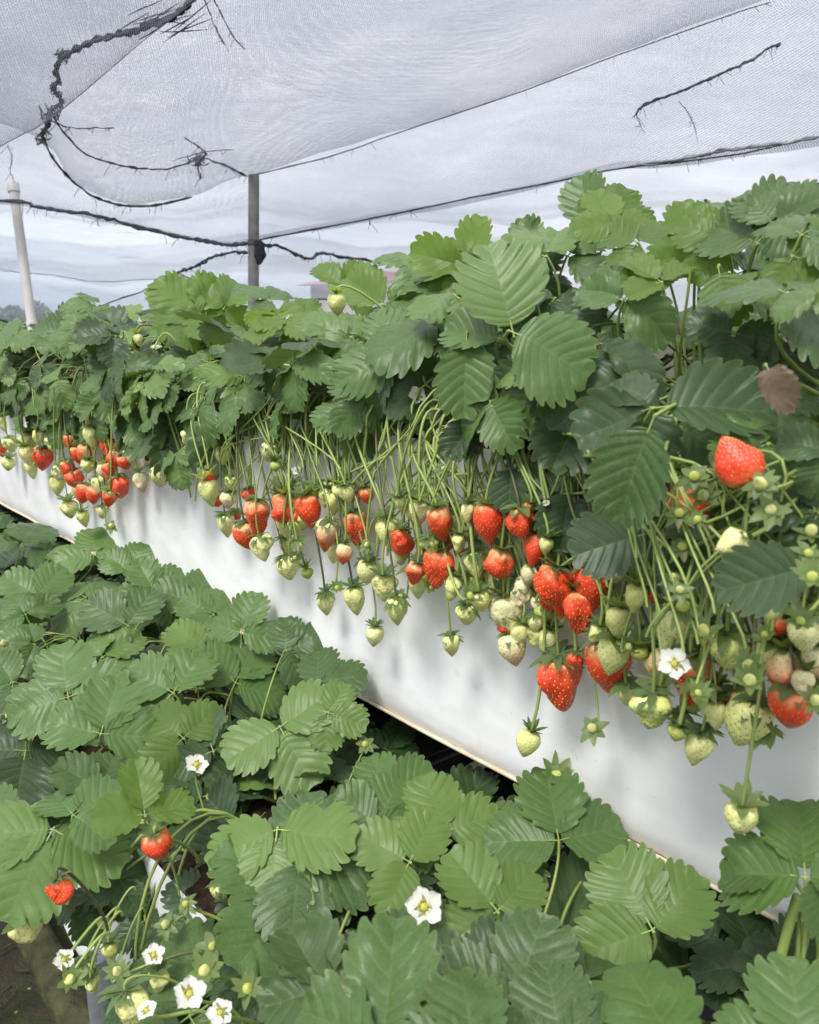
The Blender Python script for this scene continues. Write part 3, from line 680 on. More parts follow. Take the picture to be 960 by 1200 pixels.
def stalk(parent, pl, top, up, row):
    if row == 0:
        s = top.dot(ROW) + rnd.uniform(-.03, .05); d = max(.03, (ZT + .01 - top.z))
        e0 = W3(s + rnd.uniform(0, .04), PP - .014 + rnd.uniform(-.012, 0), ZT + rnd.uniform(.0, .04))
        if top.z > ZT - .02: e0 = pl.c + Z3 * .02
        p1 = e0 - PER * .02 - Z3 * d * .3 + Z3 * .01; p2 = top + up * d * .35
        pts = [pl.c + Z3 * .01] + bez(e0, p1, p2, top, 12) if top.z <= ZT - .02 else bez(e0, e0 + Z3 * .06, top + up * .03, top, 12)
    else:
        hz = top - pl.c; hz.z = 0; e0 = pl.c + hz * .8 - Z3 * .02; dd2 = (top - e0).length
        pts = bez(e0, e0 + Z3 * dd2 * .35, top + up * dd2 * .35, top, 12)
    w_ = rnd.uniform(.0008, .0014); mb = MB(); mb.tube(pts, w_, 6)
    return link('stalk', mb.mesh('stalk', [M_STEM if rnd.random() < .85 else M_STEMR]), parent)
def fruit(row, px, py, wpx, kind, depth=None, ang=None, var=None, lift=None, cal=None):
    """px,py = middle of the berry in the photo, wpx its width"""
    if row == 0:
        if depth is None: depth = rnd.uniform(.445, .472) - (.035 if px > 740 else 0) if py > 500 else .5
        c = at_p(px, py, depth)
    else: c = at_z(px, py, depth if depth is not None else -.45)
    wd = wpx * c.dot(FWD) / F * (1.25 if row == 0 and px < 160 else 1.08)
    v = c.normalized()
    if ang is None: up = Z3 + Vector((rnd.uniform(-.25, .25), rnd.uniform(-.25, .1), 0))
    else: up = RGT * math.cos(R(ang)) + UPV * math.sin(R(ang))
    up.normalize()
    me = BV[kind][var % len(BV[kind])] if var is not None else rnd.choice(BV[kind])
    ln = 1.15
    top = c + up * wd * ln * .5
    pl = nearest(UP if row == 0 else LP, c)
    o = link('berry', me, pl.o, zframe(top, up) @ Matrix.Scale(wd, 4)); o['label'] = NAMES[kind]
    cs = max(wd, .016) * rnd.uniform(.9, 1.15) * (1.25 if kind in ('pale', 'green') else 1.0)
    cm = cal or (rnd.choice(CVY) if row == 0 and px > 740 and rnd.random() < .6 or rnd.random() < .15 else rnd.choice(CV))
    link('calyx', cm, o, zframe(top + up * wd * .0, up) @ Matrix.Scale(cs, 4))
    stalk(o, pl, top + up * .001, up, row); return o
T_ = {'R': 'ripe', 'H': 'half', 'B': 'blush', 'P': 'pale', 'G': 'green'}
BER = """302 607 34 R;290 628 30 R;334 599 34 R;362 598 30 R;307 642 24 P;265 614 20 P;338 667 25 P;361 675 14 G;382 706 20 P;383 626 28 H;418 620 34 R;382 582 20 P;
407 579 18 P;456 624 28 P;469 633 20 R;403 650 20 H;431 671 24 P;416 702 24 P;450 689 26 P;465 714 24 P;439 746 20 P;516 612 32 R;527 629 26 R;538 637 18 P;572 612 34 R;
512 667 38 R;487 672 24 R;531 689 24 P;559 661 26 P;564 706 22 P;547 721 24 P;529 755 20 P;491 600 22 P;610 615 34 R;627 643 28 R;585 663 34 R;595 720 38 B;
601 761 32 B;647 690 46 R;695 683 42 R;679 718 46 R;658 800 58 R;618 872 26 P;726 731 30 P;718 769 36 P;712 776 52 R;734 812 22 P;763 832 40 P;793 733 50 P;
854 765 40 P;810 795 52 R;820 816 20 P;792 863 22 G;818 874 32 P;839 836 24 P;875 847 50 P;927 828 52 R;922 788 44 H;943 747 34 P;957 775 32 B;910 736 22 R;
775 555 26 P;808 594 50 R;868 960 34 P;775 780 30 H;50 538 20 R;88 563 18 R;80 550 15 R;100 533 16 R;135 540 17 R;147 543 15 R;
140 572 22 R;128 553 15 R;110 581 15 R;98 579 17 R;128 583 14 R;82 518 13 R;69 555 14 B;118 570 16 P;82 598 16 P;103 547 13 P;98 607 12 P;67 568 14 P;108 511 16 P;
93 482 20 P;32 533 14 P;37 550 12 P;13 522 14 P;28 497 14 P;7 497 13 P;2 527 12 R;188 559 24 P;245 576 22 P;220 513 15 P;217 558 12 G;320 446 24 P;197 463 18 P;
162 398 10 P;153 420 12 P;315 530 18 P;323 548 12 G;395 357 20 P;463 473 18 H;690 412 20 G;561 475 14 P;245 560 14 R;620 597 14 R;470 590 14 P;10 545 12 P;60 520 12 P;45 512 11 P;120 600 12 P;
350 640 14 P;505 640 18 P;548 600 16 P;640 640 16 P;745 700 24 P;700 745 20 P;760 700 20 R;905 720 20 P;880 700 24 P;940 800 24 B;830 745 26 H;772 815 20 P;898 765 26 P"""
for it in BER.replace('\n', '').split(';'):
    a = it.split(); fruit(0, float(a[0]), float(a[1]), float(a[2]), T_[a[3]])
def band(x): return np.interp(x, [0, 100, 200, 300, 400, 500, 600, 700, 800, 960], [520, 560, 545, 590, 620, 640, 680, 720, 780, 800])
for k in range(104):
    x = rnd.uniform(0, 950) if k < 40 else rnd.uniform(560, 950) if k < 76 else rnd.uniform(250, 660); y = band(x) + rnd.uniform(-70, 60) * (.35 + x / 900)
    w_ = rnd.uniform(11, 17) + x * .010 if rnd.random() < .8 else rnd.uniform(16, 22) + x * .012
    fruit(0, x, y, w_, rnd.choice(('pale', 'pale', 'pale', 'green', 'blush', 'ripe', 'ripe')), rnd.uniform(.462, .482) - (.03 if x > 740 else 0))
fruit(0, 862, 538, 50, 'ripe', .375, -60, 0); fruit(0, 856, 638, 32, 'pale', .37, 20)
for a in [(185,992,34,'R',-.40),(72,1046,30,'R',-.40),(30,1090,34,'P',-.50),(65,1007,18,'P',-.46),(27,970,20,'P',-.47),(257,1044,20,'P',-.43),(123,1083,18,'P',-.52),
          (108,1155,18,'P',-.50),(152,1182,40,'P',-.44),(130,1115,18,'P',-.5),(100,1135,20,'P',-.49),(120,1028,12,'R',-.5),(140,1150,14,'P',-.5),(88,938,18,'P',-.46),(185,1150,24,'P',-.46),(330,1170,16,'P',-.45)]:
    fruit(1, a[0], a[1], a[2], T_[a[3]], a[4])

# young fruit with open sepals, flowers
def young(row, px, py, wpx, depth, ang=80):
    c = at_p(px, py, depth) if row == 0 else at_z(px, py, depth); wd = wpx * c.dot(FWD) / F; v = c.normalized()
    up = (-v * .75 + Z3 * .5 + RGT * rnd.uniform(-.5, .5)).normalized()      # faces the viewer and the sky
    pl = nearest(UP if row == 0 else LP, c)
    M = zframe(c, up); o = link('young_fruit', rnd.choice(BV['green'] + BV['pale'][:2]), pl.o, M @ Matrix.Rotation(math.pi, 4, 'X') @ Matrix.Scale(wd * rnd.uniform(.28, .4), 4))
    link('calyx', rnd.choice(CVY), o, M @ Matrix.Scale(wd * .8, 4)); stalk(o, pl, c - up * .001, -up, row)
YG = [(0,893,570,44,.36),(0,902,600,44,.365),(0,952,678,48,.35),(0,800,712,44,.38),(0,695,855,34,.455),(0,648,690,16,.45),(0,130,617,16,.46),(0,165,535,14,.47),(0,345,655,20,.45),(0,395,690,20,.45),
      (0,470,700,22,.45),(0,430,640,18,.45),(0,520,550,20,.46),(0,505,690,16,.46),(0,550,700,30,.44),(0,715,545,18,.44),(0,790,680,30,.39),(0,395,540,18,.47),(0,300,380,18,.55),(0,375,370,16,.56),(0,160,430,14,.52),
      (0,240,555,16,.47),(0,320,512,16,.48),(0,650,505,16,.46),(0,735,760,26,.43),(0,880,800,40,.37),(0,700,590,14,.46),
      (1,272,770,30,-.385),(1,230,787,24,-.385),(1,428,873,26,-.40),(1,448,900,24,-.40),(1,415,925,26,-.39),(1,650,912,48,-.36),(1,225,683,16,-.37),(1,333,738,18,-.38),
      (1,80,1150,34,-.47),(1,138,1140,34,-.45),(1,218,1060,26,-.42),(1,240,1140,44,-.42),(1,290,1160,40,-.42),(1,5,755,18,-.38),(1,8,840,18,-.4),(1,760,970,14,-.38),(1,250,1110,36,-.43),(1,195,1085,28,-.44)]
for a in YG: young(*a)
for k in range(16):
    young(0, rnd.uniform(790, 965), rnd.uniform(545, 720) if k % 3 else rnd.uniform(720, 860), rnd.uniform(22, 42), rnd.uniform(.36, .41))
def flower_mesh(rg, n=5, missing=0):
    mb = MB()
    for k in range(n - missing):
        a = 2 * math.pi * k / n + rg.uniform(-.1, .1); rows = []
        lf = rg.uniform(-.1, .35); tw = rg.uniform(-.25, .25)
        for i in range(9):
            u = i / 8; rr = .10 + .40 * u; hw = .215 * math.sqrt(max(.0, 1 - ((u - .54) / .47) ** 2)) ** (.75) if u > .08 else .05; row = []
            for j in range(7):
                q = (j - 3) / 3; x = rr - .05 * q * q * u; y = hw * q; z = .02 + math.sin(lf) * rr + .06 * q * q * u + .03 * noise.noise(Vector((q * 2 + k * 5, u * 3, rg.random() * .1))) + tw * y * u + .012 * (k % 2)
                row.append(Vector((math.cos(a) * x - math.sin(a) * y, math.sin(a) * x + math.cos(a) * y, z)))
            rows.append(row)
        mb.grid(rows)
    return mb.mesh('petals', [M_PETAL])
mb = MB(); mb.ball((0, 0, .04), .10, 12, 8, 0, (1, 1, .75))
for i in range(60):
    a = i * 2.4; r_ = .095 * math.sqrt((i + .5) / 60); mb.ball((r_ * math.cos(a), r_ * math.sin(a), .045 + .072 * math.sqrt(max(0, 1 - (r_ / .1) ** 2))), .010, 5, 4, 0)
for i in range(20):
    a = i * math.pi / 10; r_ = .155 + .015 * (i % 2); c = Vector((r_ * math.cos(a), r_ * math.sin(a), .07))
    mb.tube([(.09 * math.cos(a), .09 * math.sin(a), .02), c], .005, 4, 1); mb.ball(c, .018, 6, 4, 1)
CORE = mb.mesh('flower_centre', [M_CORE, M_YEL])
FM = [flower_mesh(rg), flower_mesh(rg), flower_mesh(rg, 5, 2), flower_mesh(rg)]
for (row, x, y, wpx, d, v_, fc) in [(0,489,463,26,.475,0,.9),(1,497,1063,54,-.35,1,.97),(1,230,897,34,-.385,1,.4),(1,75,1125,30,-.47,0,.8),(1,180,1120,32,-.44,1,.5),(1,222,1165,46,-.40,3,.7),
                                (1,258,1187,38,-.40,0,.8),(1,172,1185,30,-.42,1,.4),(0,790,778,46,.375,3,.8),(1,573,1057,20,-.36,2,.2),(0,348,552,16,.46,1,.6),(0,137,480,14,.49,0,.6),(0,183,408,18,.56,1,.2),(0,165,490,10,.5,2,.5),(0,640,590,12,.45,0,.6)]:
    c = at_p(x, y, d) if row == 0 else at_z(x, y, d); wd = wpx * c.dot(FWD) / F * .86; v = c.normalized()
    up = (-v * fc + Z3 * (1 - fc) + Vector((rnd.uniform(-.2, .2), 0, rnd.uniform(-.1, .2)))).normalized(); pl = nearest(UP if row == 0 else LP, c)
    M = zframe(c, up); o = link('flower', FM[v_], pl.o, M @ Matrix.Scale(wd, 4)); o['label'] = 'white five-petalled flower' if v_ != 2 else 'white flower that has dropped petals'
    link('flower_centre', CORE, o, M @ Matrix.Scale(wd, 4)); link('calyx', CVY[2], o, M @ Matrix.Scale(wd * .62, 4)); stalk(o, pl, c - up * .001, -up, row)

# bare fruiting stems hanging over the film in front of each upper plant
for q in UP:
    mb = MB(); nn = 17 if .25 < q.s < .8 else 4
    for k in range(nn):
        s0_ = q.s + rnd.uniform(-.09, .09); a = W3(s0_, rnd.uniform(.53, .60), ZT + rnd.uniform(.01, .05)); b = W3(s0_ + rnd.uniform(-.06, .07), PP - rnd.uniform(.015, .04), ZT + rnd.uniform(.0, .045))
        dz = rnd.uniform(.03, .12); c = W3(s0_ + rnd.uniform(-.10, .12), PP - rnd.uniform(.015, .05), ZT - dz)
        mb.tube(bez(a, a + Z3 * .05, b + Z3 * .01, b - Z3 * .01, 6)[:-1] + bez(b - Z3 * .01, b - Z3 * dz * .4, c + Z3 * dz * .4, c, 6), rnd.uniform(.0008, .0014), 5)
    for k in range(5):
        a = W3(q.s + rnd.uniform(-.1, .1), rnd.uniform(.47, .56), ZT + rnd.uniform(0, .08)); b = W3(q.s + rnd.uniform(-.14, .14), rnd.uniform(.46, .52), ZT + rnd.uniform(-.01, .07))
        m_ = (a + b) / 2; mb.tube(bez(a, m_ + Z3 * .03, m_ + ROW * .02, b, 8), rnd.uniform(.0009, .0015), 5)
    link('stems', mb.mesh('stems', [M_STEM]), q.o)
for q in LP:
    mb = MB()
    for k in range(4):
        c = W3(q.s + rnd.uniform(-.1, .1), rnd.uniform(.20, .24), -.46 - rnd.uniform(.02, .12)); a = q.c; dz = .1
        mb.tube(bez(a, a + Z3 * .06 - PER * .05, c + Z3 * .1, c, 9), rnd.uniform(.0009, .0016), 5)
    link('stems', mb.mesh('stems', [M_STEM]), q.o)
# arching leaf stalks standing among the upper leaves, and yellow-green trusses at the right
for q in UP[:5]:
    mb = MB()
    for k in range(9):
        a = q.c + ROW * rnd.uniform(-.03, .03); b = W3(q.s + rnd.uniform(-.12, .12), rnd.uniform(.47, .54), ZT + rnd.uniform(.05, .15 if q.s < .35 else .10))
        h_ = (b - a).length; mb.tube(bez(a, a + Z3 * h_ * .4 - PER * h_ * .25, b - Z3 * h_ * .25, b, 10), [.0013 * (1 - .03 * i) for i in range(11)], 6)
    link('stems', mb.mesh('stems', [M_STEM]), q.o)
for q in UP[:3]:
    mb = MB()
    for k in range(8):
        a = W3(q.s + rnd.uniform(-.06, .08), rnd.uniform(.44, .48), ZT + rnd.uniform(.0, .03)); c = at_p(rnd.uniform(780, 965), rnd.uniform(560, 760), rnd.uniform(.37, .42))
        if abs(c.dot(ROW) - q.s) > .14: continue
        m1 = a - PER * .05; pts = bez(a, m1, c + Z3 * .05 + ROW * rnd.uniform(-.02, .02), c, 10); mb.tube(pts, [.0014 * (1 - .05 * i) for i in range(11)], 6)
        for _ in range(2):
            e = c + Vector((rnd.uniform(-.02, .02), rnd.uniform(-.01, .01), -rnd.uniform(.01, .03))); mb.tube(bez(pts[6], pts[6] * .6 + e * .4 + PER * -.006, e + Z3 * .01, e, 6), .0008, 5)
    if mb.v: link('stems', mb.mesh('stems', [M_STEM]), q.o)
# thick upright stems at the right edge
for (x0, y0, x1, y1, t0, t1) in [(890,1200,935,1050,.47,.45),(925,1160,952,1065,.5,.45)]:
    pl = nearest(LP, at_t(x1, y1, t1)); mb = MB(); mb.tube(bez(pl.c, at_t(x0, y0, t0), at_t((x0 + x1) / 2, (y0 + y1) / 2, (t0 + t1) / 2), at_t(x1, y1, t1), 12), .0028, 8); link('stems', mb.mesh('stems', [M_STEM]), pl.o)

# ---------------------------------------------------------------- posts
def post(name, px0, py0, px1, py1, t, rad, m, label, cap=False):
    a = at_t(px0, py0, t); b = at_t(px1, py1, t); d = (b - a); k = (GZ - a.z) / d.z; e = a + d * k
    root = link(name, None, None, Matrix.Translation(e))
    mb = MB(); mb.tube([e, e + (a - e) * .5, a], rad, 16); link('shaft', mb.mesh('shaft', [m]), root)
    if cap:
        mb = MB(); u = (a - b).normalized(); mb.tube([a - u * .05, a - u * .004, a + u * .004], [rad * 1.25, rad * 1.25, rad * .9], 16); mb.tube([a, a + u * .02], rad * .3, 8); link('cap', mb.mesh('cap', [m]), root)
        c = a + (b - a) * .93; mb = MB(); mb.tube([c + u * .012, c - u * .012], rad * 1.15, 16); link('coupling', mb.mesh('coupling', [m]), root)
    else:
        u = (a - b).normalized(); c = a + (b - a) * .5; mb = MB(); mb.tube([c + u * .012, c - u * .012], rad * 1.12, 16); link('collar', mb.mesh('collar', [M_ROPE]), root)
    tag(root, label, 'post', 'posts holding up the net'); return root
post('net_post', 15, 214, 39, 392, 4.2, .024, M_WPIPE, 'pale capped pipe post leaning near the shrubs at the far left', True)
post('net_post', 297.5, 206, 297, 365, 3.8, .0255, M_POST, 'dark upright post with a black cloth tied to it')
mb = MB(); mb.tube([at_t(36, 338, 4.3), at_t(44, 392, 4.3), at_z(200, 1100, GZ) * 0 + Vector((at_t(46, 400, 4.3).x, at_t(46, 400, 4.3).y, GZ))], .006, 6)
tag(link('thin_stake', mb.mesh('thin_stake', [M_POST])), 'thin dark stake standing right beside the pale pipe post', 'stake')
mb = MB(); rows = []
for i in range(15):
    u = i / 14; c = at_t(303 + 2 * math.sin(u * 3), 282 + 28 * u, 3.76); rr = .026 * (math.sin(math.pi * min(1, .15 + u * .8)) ** .6)
    rows.append([c + (RGT * math.cos(a) + FWD * .5 * math.sin(a)) * rr * (1 + .35 * noise.noise(Vector((math.cos(a) * 2, math.sin(a) * 2, u * 4)))) for a in [2 * math.pi * k / 14 for k in range(14)]])
mb.grid(rows, loop=True); mb.add(rows[0], [tuple(range(14))]); mb.add(rows[-1], [tuple(range(14))])
tag(link('cloth_bundle', mb.mesh('cloth_bundle', [M_CLOTH])), 'black cloth bundle tied halfway up the dark post', 'cloth')

# ---------------------------------------------------------------- nets
def sheet(name, rows, m, label, n=10, k=10, wr=.02, seed=0., rot=0.1, gath=0.):
    R_ = [catmull([at_t(*p) for p in r], n) for r in rows]; cols = []
    for j in range(len(R_[0])): cols.append(catmull([r[j] for r in R_], k))
    P = [[cols[j][i] for j in range(len(cols))] for i in range(len(cols[0]))]
    H = len(P); W_ = len(P[0]); U = []
    for i in range(H):
        for j in range(W_):
            p = P[i][j]; q = Vector((p.x * 1.1 + seed, p.y * 1.1, 0))
            P[i][j] = p + Z3 * wr * (noise.noise(q) + .5 * noise.noise(q * 2.7) + .25 * noise.noise(q * 7))
    # metric UV by arc length from the middle
    ac = [0.]
    for i in range(1, H): ac.append(ac[-1] + sum((P[i][j] - P[i - 1][j]).length for j in range(0, W_, 4)) / len(range(0, W_, 4)))
    for i in range(H):
        x = 0; r = [0.]
        for j in range(1, W_): x += (P[i][j] - P[i][j - 1]).length; r.append(x)
        mid = r[W_ // 2]; U.append([((r[j] - mid) * math.cos(rot) + ac[i] * math.sin(rot), -(r[j] - mid) * math.sin(rot) + ac[i] * math.cos(rot)) for j in range(W_)])
    mb = MB(); mb.grid(P, U); me = mb.mesh(name, [m]); at = me.attributes.new('gather', 'FLOAT', 'POINT')
    at.data.foreach_set('value', [math.exp(-ac[i] / gath) if gath else 0. for i in range(H) for j in range(W_)])
    return tag(link(name, me), label, 'net', 'nets slung overhead')
Bx = [(-420,150,3.0),(-200,130,2.9),(-60,128,3.1),(50,165,3.5),(85,213,3.9),(140,240,4.1),(175,241,4.1),(225,231,4.0),(290,206,3.8),(480,150,3.1),(600,110,2.7),(720,65,2.4),(905,0,2.05),(1060,-60,1.8),(1300,-160,1.5)]
def shift(r, dy, f, dx=0): return [(x + dx, y + dy, t * f) for x, y, t in r]
B2 = [(-420,-60,2.1),(-200,-60,2.1),(-60,-40,2.2),(50,20,2.5),(85,60,2.7),(140,100,2.9),(175,110,2.9),(225,105,2.9),(290,90,2.8),(480,50,2.4),(600,10,2.2),(720,-30,2.0),(905,-90,1.75),(1060,-150,1.6),(1300,-260,1.3)]
B3 = [(-420,-420,1.2),(-200,-420,1.2),(-60,-410,1.25),(50,-400,1.3),(85,-400,1.3),(140,-395,1.3),(175,-390,1.3),(225,-390,1.3),(290,-390,1.3),(480,-400,1.25),(600,-420,1.2),(720,-440,1.15),(905,-480,1.1),(1060,-520,1.05),(1300,-600,.95)]
NB = sheet('overhead_net', [Bx, B2, B3], M_NET, 'grey mesh net sagging across the top, its lower fold tied to the dark post', 6, 12, .03, 0, .12, .13)
A1 = [(-420,440,3.0),(-150,262,2.7),(0,172,2.4),(50,145,2.3),(100,106,2.2),(165,50,2.05),(230,0,1.9),(330,-80,1.7),(420,-160,1.55)]
A2 = [(-520,120,2.0),(-250,60,1.9),(-100,20,1.8),(-50,0,1.75),(0,-30,1.7),(65,-70,1.6),(130,-120,1.5),(230,-190,1.4),(300,-250,1.3)]
A3 = [(-700,-300,1.2),(-400,-320,1.2),(-250,-340,1.2),(-200,-350,1.15),(-150,-360,1.15),(-85,-380,1.1),(-20,-420,1.1),(60,-450,1.05),(130,-500,1.0)]
NA = sheet('overhead_net', [A1, A2, A3], M_NET, 'darker doubled net panel in the top left corner with a straight seam', 8, 14, .015, 5, -.25, .03)
C1 = [(-420,190,3.8),(-200,180,3.9),(0,150,4.0),(75,150,4.2),(150,180,4.4),(225,190,4.5),(290,180,4.4),(480,120,3.7),(640,70,3.2),(730,40,3.0),(850,0,2.7),(960,-40,2.5),(1200,-120,2.2)]
C2 = [(-420,225,3.9),(-200,228,3.9),(0,235,4.0),(75,246,4.0),(150,262,4.0),(210,276,4.0),(270,286,3.95),(320,277,3.9),(480,246,3.6),(640,214,3.3),(730,196,3.1),(850,182,2.9),(1200,112,2.4)]
NC = sheet('overhead_net', [shift(C2, -3, 1.03), C2, [((a[0] + b[0]) / 2, (a[1] + b[1]) / 2 , (a[2] + b[2]) / 2 * 1.02) for a, b in zip(C1, C2)], C1, [(x, y - 190, t * .72) for x, y, t in C1], [(x, y - 520, t * .5) for x, y, t in C1]], M_NET, 'net strip hanging behind the dark post, edged by a dark scalloped cord', 7, 12, .02, 9, .35, .12)
D = [[(-500,y,t),(-200,y + 4,t),(0,y - 6,t),(150,y + 8,t),(297,y - 6,t * .98),(420,y + 6,t),(600,y,t),(800,y - 10,t),(1000,y,t),(1400,y,t)] for y, t in ((-40,5.2),(120,6.5),(230,8.0),(255,8.2),(280,9.3),(305,8.9),(335,9.9))]
D.append([(x, 378, 9.9) for x in (-500,-200,0,150,297,420,600,800,1000,1400)])
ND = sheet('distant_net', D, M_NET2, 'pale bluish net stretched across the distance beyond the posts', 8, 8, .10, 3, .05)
def rope(name, pts, r, label, jag=.0, m=None, seed=0., n=8, cat='rope', strands=1):
    base = catmull([at_t(*p) for p in pts], n); mb = MB()
    for k in range(strands):
        P = []; rr = []
        for i, p in enumerate(base):
            v = Vector((i * .33, k * 9 + seed, 0)); tt = p.dot(FWD)
            P.append(p + (UPV * noise.noise(v) + RGT * noise.noise(v + Vector((0, 0, 7)))) * jag * tt / F)
            rr.append(r * tt / F * (1 + .35 * noise.noise(v * 1.7)) * (.3 if i in (0, len(base) - 1) else 1))
        mb.tube(P, rr, 6)
    if strands > 1:
        for k in range(len(base) // 2):
            p = rnd.choice(base); tt = p.dot(FWD); q0 = p
            d_ = (RGT * rnd.uniform(-1, 1) + UPV * rnd.uniform(-1.3, .6)) * rnd.uniform(3, 11) * tt / F
            mb.tube(bez(q0, q0 + d_ * .5 + RGT * rnd.uniform(-2, 2) * tt / F, q0 + d_, q0 + d_ - UPV * rnd.uniform(0, 4) * tt / F, 5), .32 * tt / F, 4)
    name = name.replace('net_', '')
    par = ND if any(w_ in label for w_ in ('scalloped cord running', 'ragged', 'faint dark')) else ND if any(w_ in label for w_ in ('low grey', 'low pale')) else NC if any(w_ in label for w_ in ('edging', 'edge', 'slit', 'right of the dark post', 'above the pale')) else NA if ('seam' in label or 'gap' in label) else NB
    return tag(link(name, mb.mesh(name, [m or M_ROPE]), par), label)
rope('net_cord', [(262,-30,1.85),(225,0,1.95),(205,18,2.0),(165,34,2.05),(140,40,2.1),(105,50,2.15),(74,66,2.2)], 1.7, 'thick dark gathered cord running from the top edge to the torn gap', 7, strands=10)
rope('net_cord', [(74,66,2.2),(66,80,2.25),(68,95,2.3),(62,103,2.35),(72,118,2.38),(60,132,2.4),(50,160,2.45)], .8, 'knotted dark cord hanging beside the torn gap in the net', 8, strands=9, seed=3)
rope('net_cord', [(62,135,2.4),(75,155,3.0),(100,180,3.3),(135,192,3.5),(170,198,3.6),(205,196,3.6),(235,186,3.65),(262,193,3.7),(290,207,3.78)], .8, 'dark sagging cord ending at the top of the dark post', 2.5, strands=3, seed=5)
rope('net_cord', [(50,160,2.45),(62,185,3.2),(85,212,3.8),(110,230,4.0),(140,240,4.05),(178,241,4.05),(225,231,3.95)], 1.0, 'dark cord curving down along the lowest fold left of the posts', 2, strands=3, seed=8)
rope('net_cord', [(60,142,2.4),(85,150,3.0),(110,150,3.1),(135,150,3.2)], .6, 'thin short dark cord branching right from the knots', 2, seed=9, strands=2)
rope('net_cord', [(215,160,3.4),(240,178,3.4),(236,186,3.4),(232,196,3.4),(236,210,3.4)], .6, 'frayed knot of thread on the sagging cord', 3, seed=11, strands=3)
rope('net_cord', [(205,188,3.5),(240,178,3.5),(275,175,3.5)], .4, 'thin thread crossing the frayed knot', 2, seed=12, strands=2)
rope('net_cord', [(-300,226,3.95),(0,235,3.98),(40,242,3.98),(75,247,3.98),(120,254,3.98),(150,263,3.98),(210,277,3.98),(245,283,3.95),(270,287,3.93),(297,284,3.9)], 1.5, 'dark cord edging the net from the pale post to the dark post', 4, strands=3, seed=14, n=9)
rope('net_cord', [(297,283,3.9),(320,278,3.9),(480,247,3.6),(560,230,3.4),(640,215,3.3),(730,197,3.1),(850,183,2.9),(960,160,2.7),(1200,112,2.4)], .9, 'thin dark edge cord rising to the right from the dark post', 1.5, strands=3, seed=16)
rope('net_cord', [(303,288,3.9),(325,288,4.2),(345,297,4.5),(362,303,4.8),(378,296,5),(395,300,5.3),(430,305,5.8),(470,311,6.4),(520,320,7)], 1.4, 'dark scalloped cord running right from the black cloth bundle', 4, strands=2, seed=18)
rope('net_cord', [(207,319,5.6),(225,314,5.2),(245,303,4.8),(262,298,4.5),(275,295,4.3),(292,296,4)], 1.2, 'dark ragged cord running left from the dark post', 4, strands=2, seed=20)
rope('net_cord', [(100,366,7.5),(135,352,7),(170,340,6.5),(207,319,5.8)], .8, 'faint dark cord dropping to the leaves left of the dark post', 2, seed=22)
rope('net_cord', [(207,320,6.6),(240,333,6.6),(290,347,6.6),(345,350,6.6),(400,352,6.6)], .9, 'low grey cord passing behind the dark post', 3, seed=24)
rope('net_cord', [(0,318,6.9),(60,322,6.9),(120,330,6.9),(200,325,6.9)], .5, 'faint grey crease line across the low pale net', 2, m=M_THREAD, seed=26)
rope('net_cord', [(905,2,2.04),(860,16,2.1),(720,66,2.39),(600,111,2.69),(480,151,3.08),(390,182,3.4),(290,207,3.79)], .7, 'thin dark fold line running from the dark post to the top right', .8, strands=2, seed=28, m=M_THREAD)
rope('net_cord', [(960,160,2.68),(900,170,2.75),(850,176,2.85),(800,186,2.95),(740,194,3.05)], 1.6, 'darker gathered hem at the right end of the net edge', 5, strands=3, seed=29, m=M_THREAD)
rope('net_seam', [(-150,262,2.69),(0,172,2.39),(50,145,2.29),(100,106,2.19),(165,50,2.04),(230,0,1.89),(330,-80,1.69)], .5, 'thin straight seam closing the top left net panel', .5, seed=31, m=M_THREAD, cat='seam')
for i, (pts, lb) in enumerate([([(745,135,2.3),(748,130,2.3),(752,125,2.3),(775,115,2.3),(800,106,2.3),(825,95,2.3),(850,84,2.3),(868,76,2.3),(885,68,2.3),(900,57,2.3),(915,51,2.3)], 'long dark torn slit line in the net at upper right'),
                 ([(745,133,2.3),(749,142,2.3),(753,152,2.3)], 'short thread dangling from the left end of the torn slit'), ([(795,118,2.3),(805,130,2.3),(813,145,2.3),(816,158,2.3)], 'faint thread dangling under the middle of the torn slit'),
                 ([(237,-5,1.9),(248,20,2.0),(255,38,2.1),(264,53,2.2)], 'left of two grey threads dangling at the top of the net'), ([(250,-5,1.9),(262,22,2.0),(275,45,2.1),(288,58,2.2)], 'right of two grey threads dangling at the top of the net'),
                 ([(113,248,4),(114,255,4),(115,265,4)], 'short pale thread hanging under the net edge'), ([(434,256,3.6),(433,264,3.6)], 'short dark thread hanging right of the dark post'),
                 ([(9,170,3),(14,185,3),(12,200,3),(16,210,3)], 'grey wisp of thread above the pale post')]):
    rope('loose_thread', pts, 1.2 if i == 0 else .5, lb, 3 if i == 0 else 2, seed=40 + i, m=M_ROPE if i in (0, 6) else M_THREAD, cat='thread', strands=2, n=6)

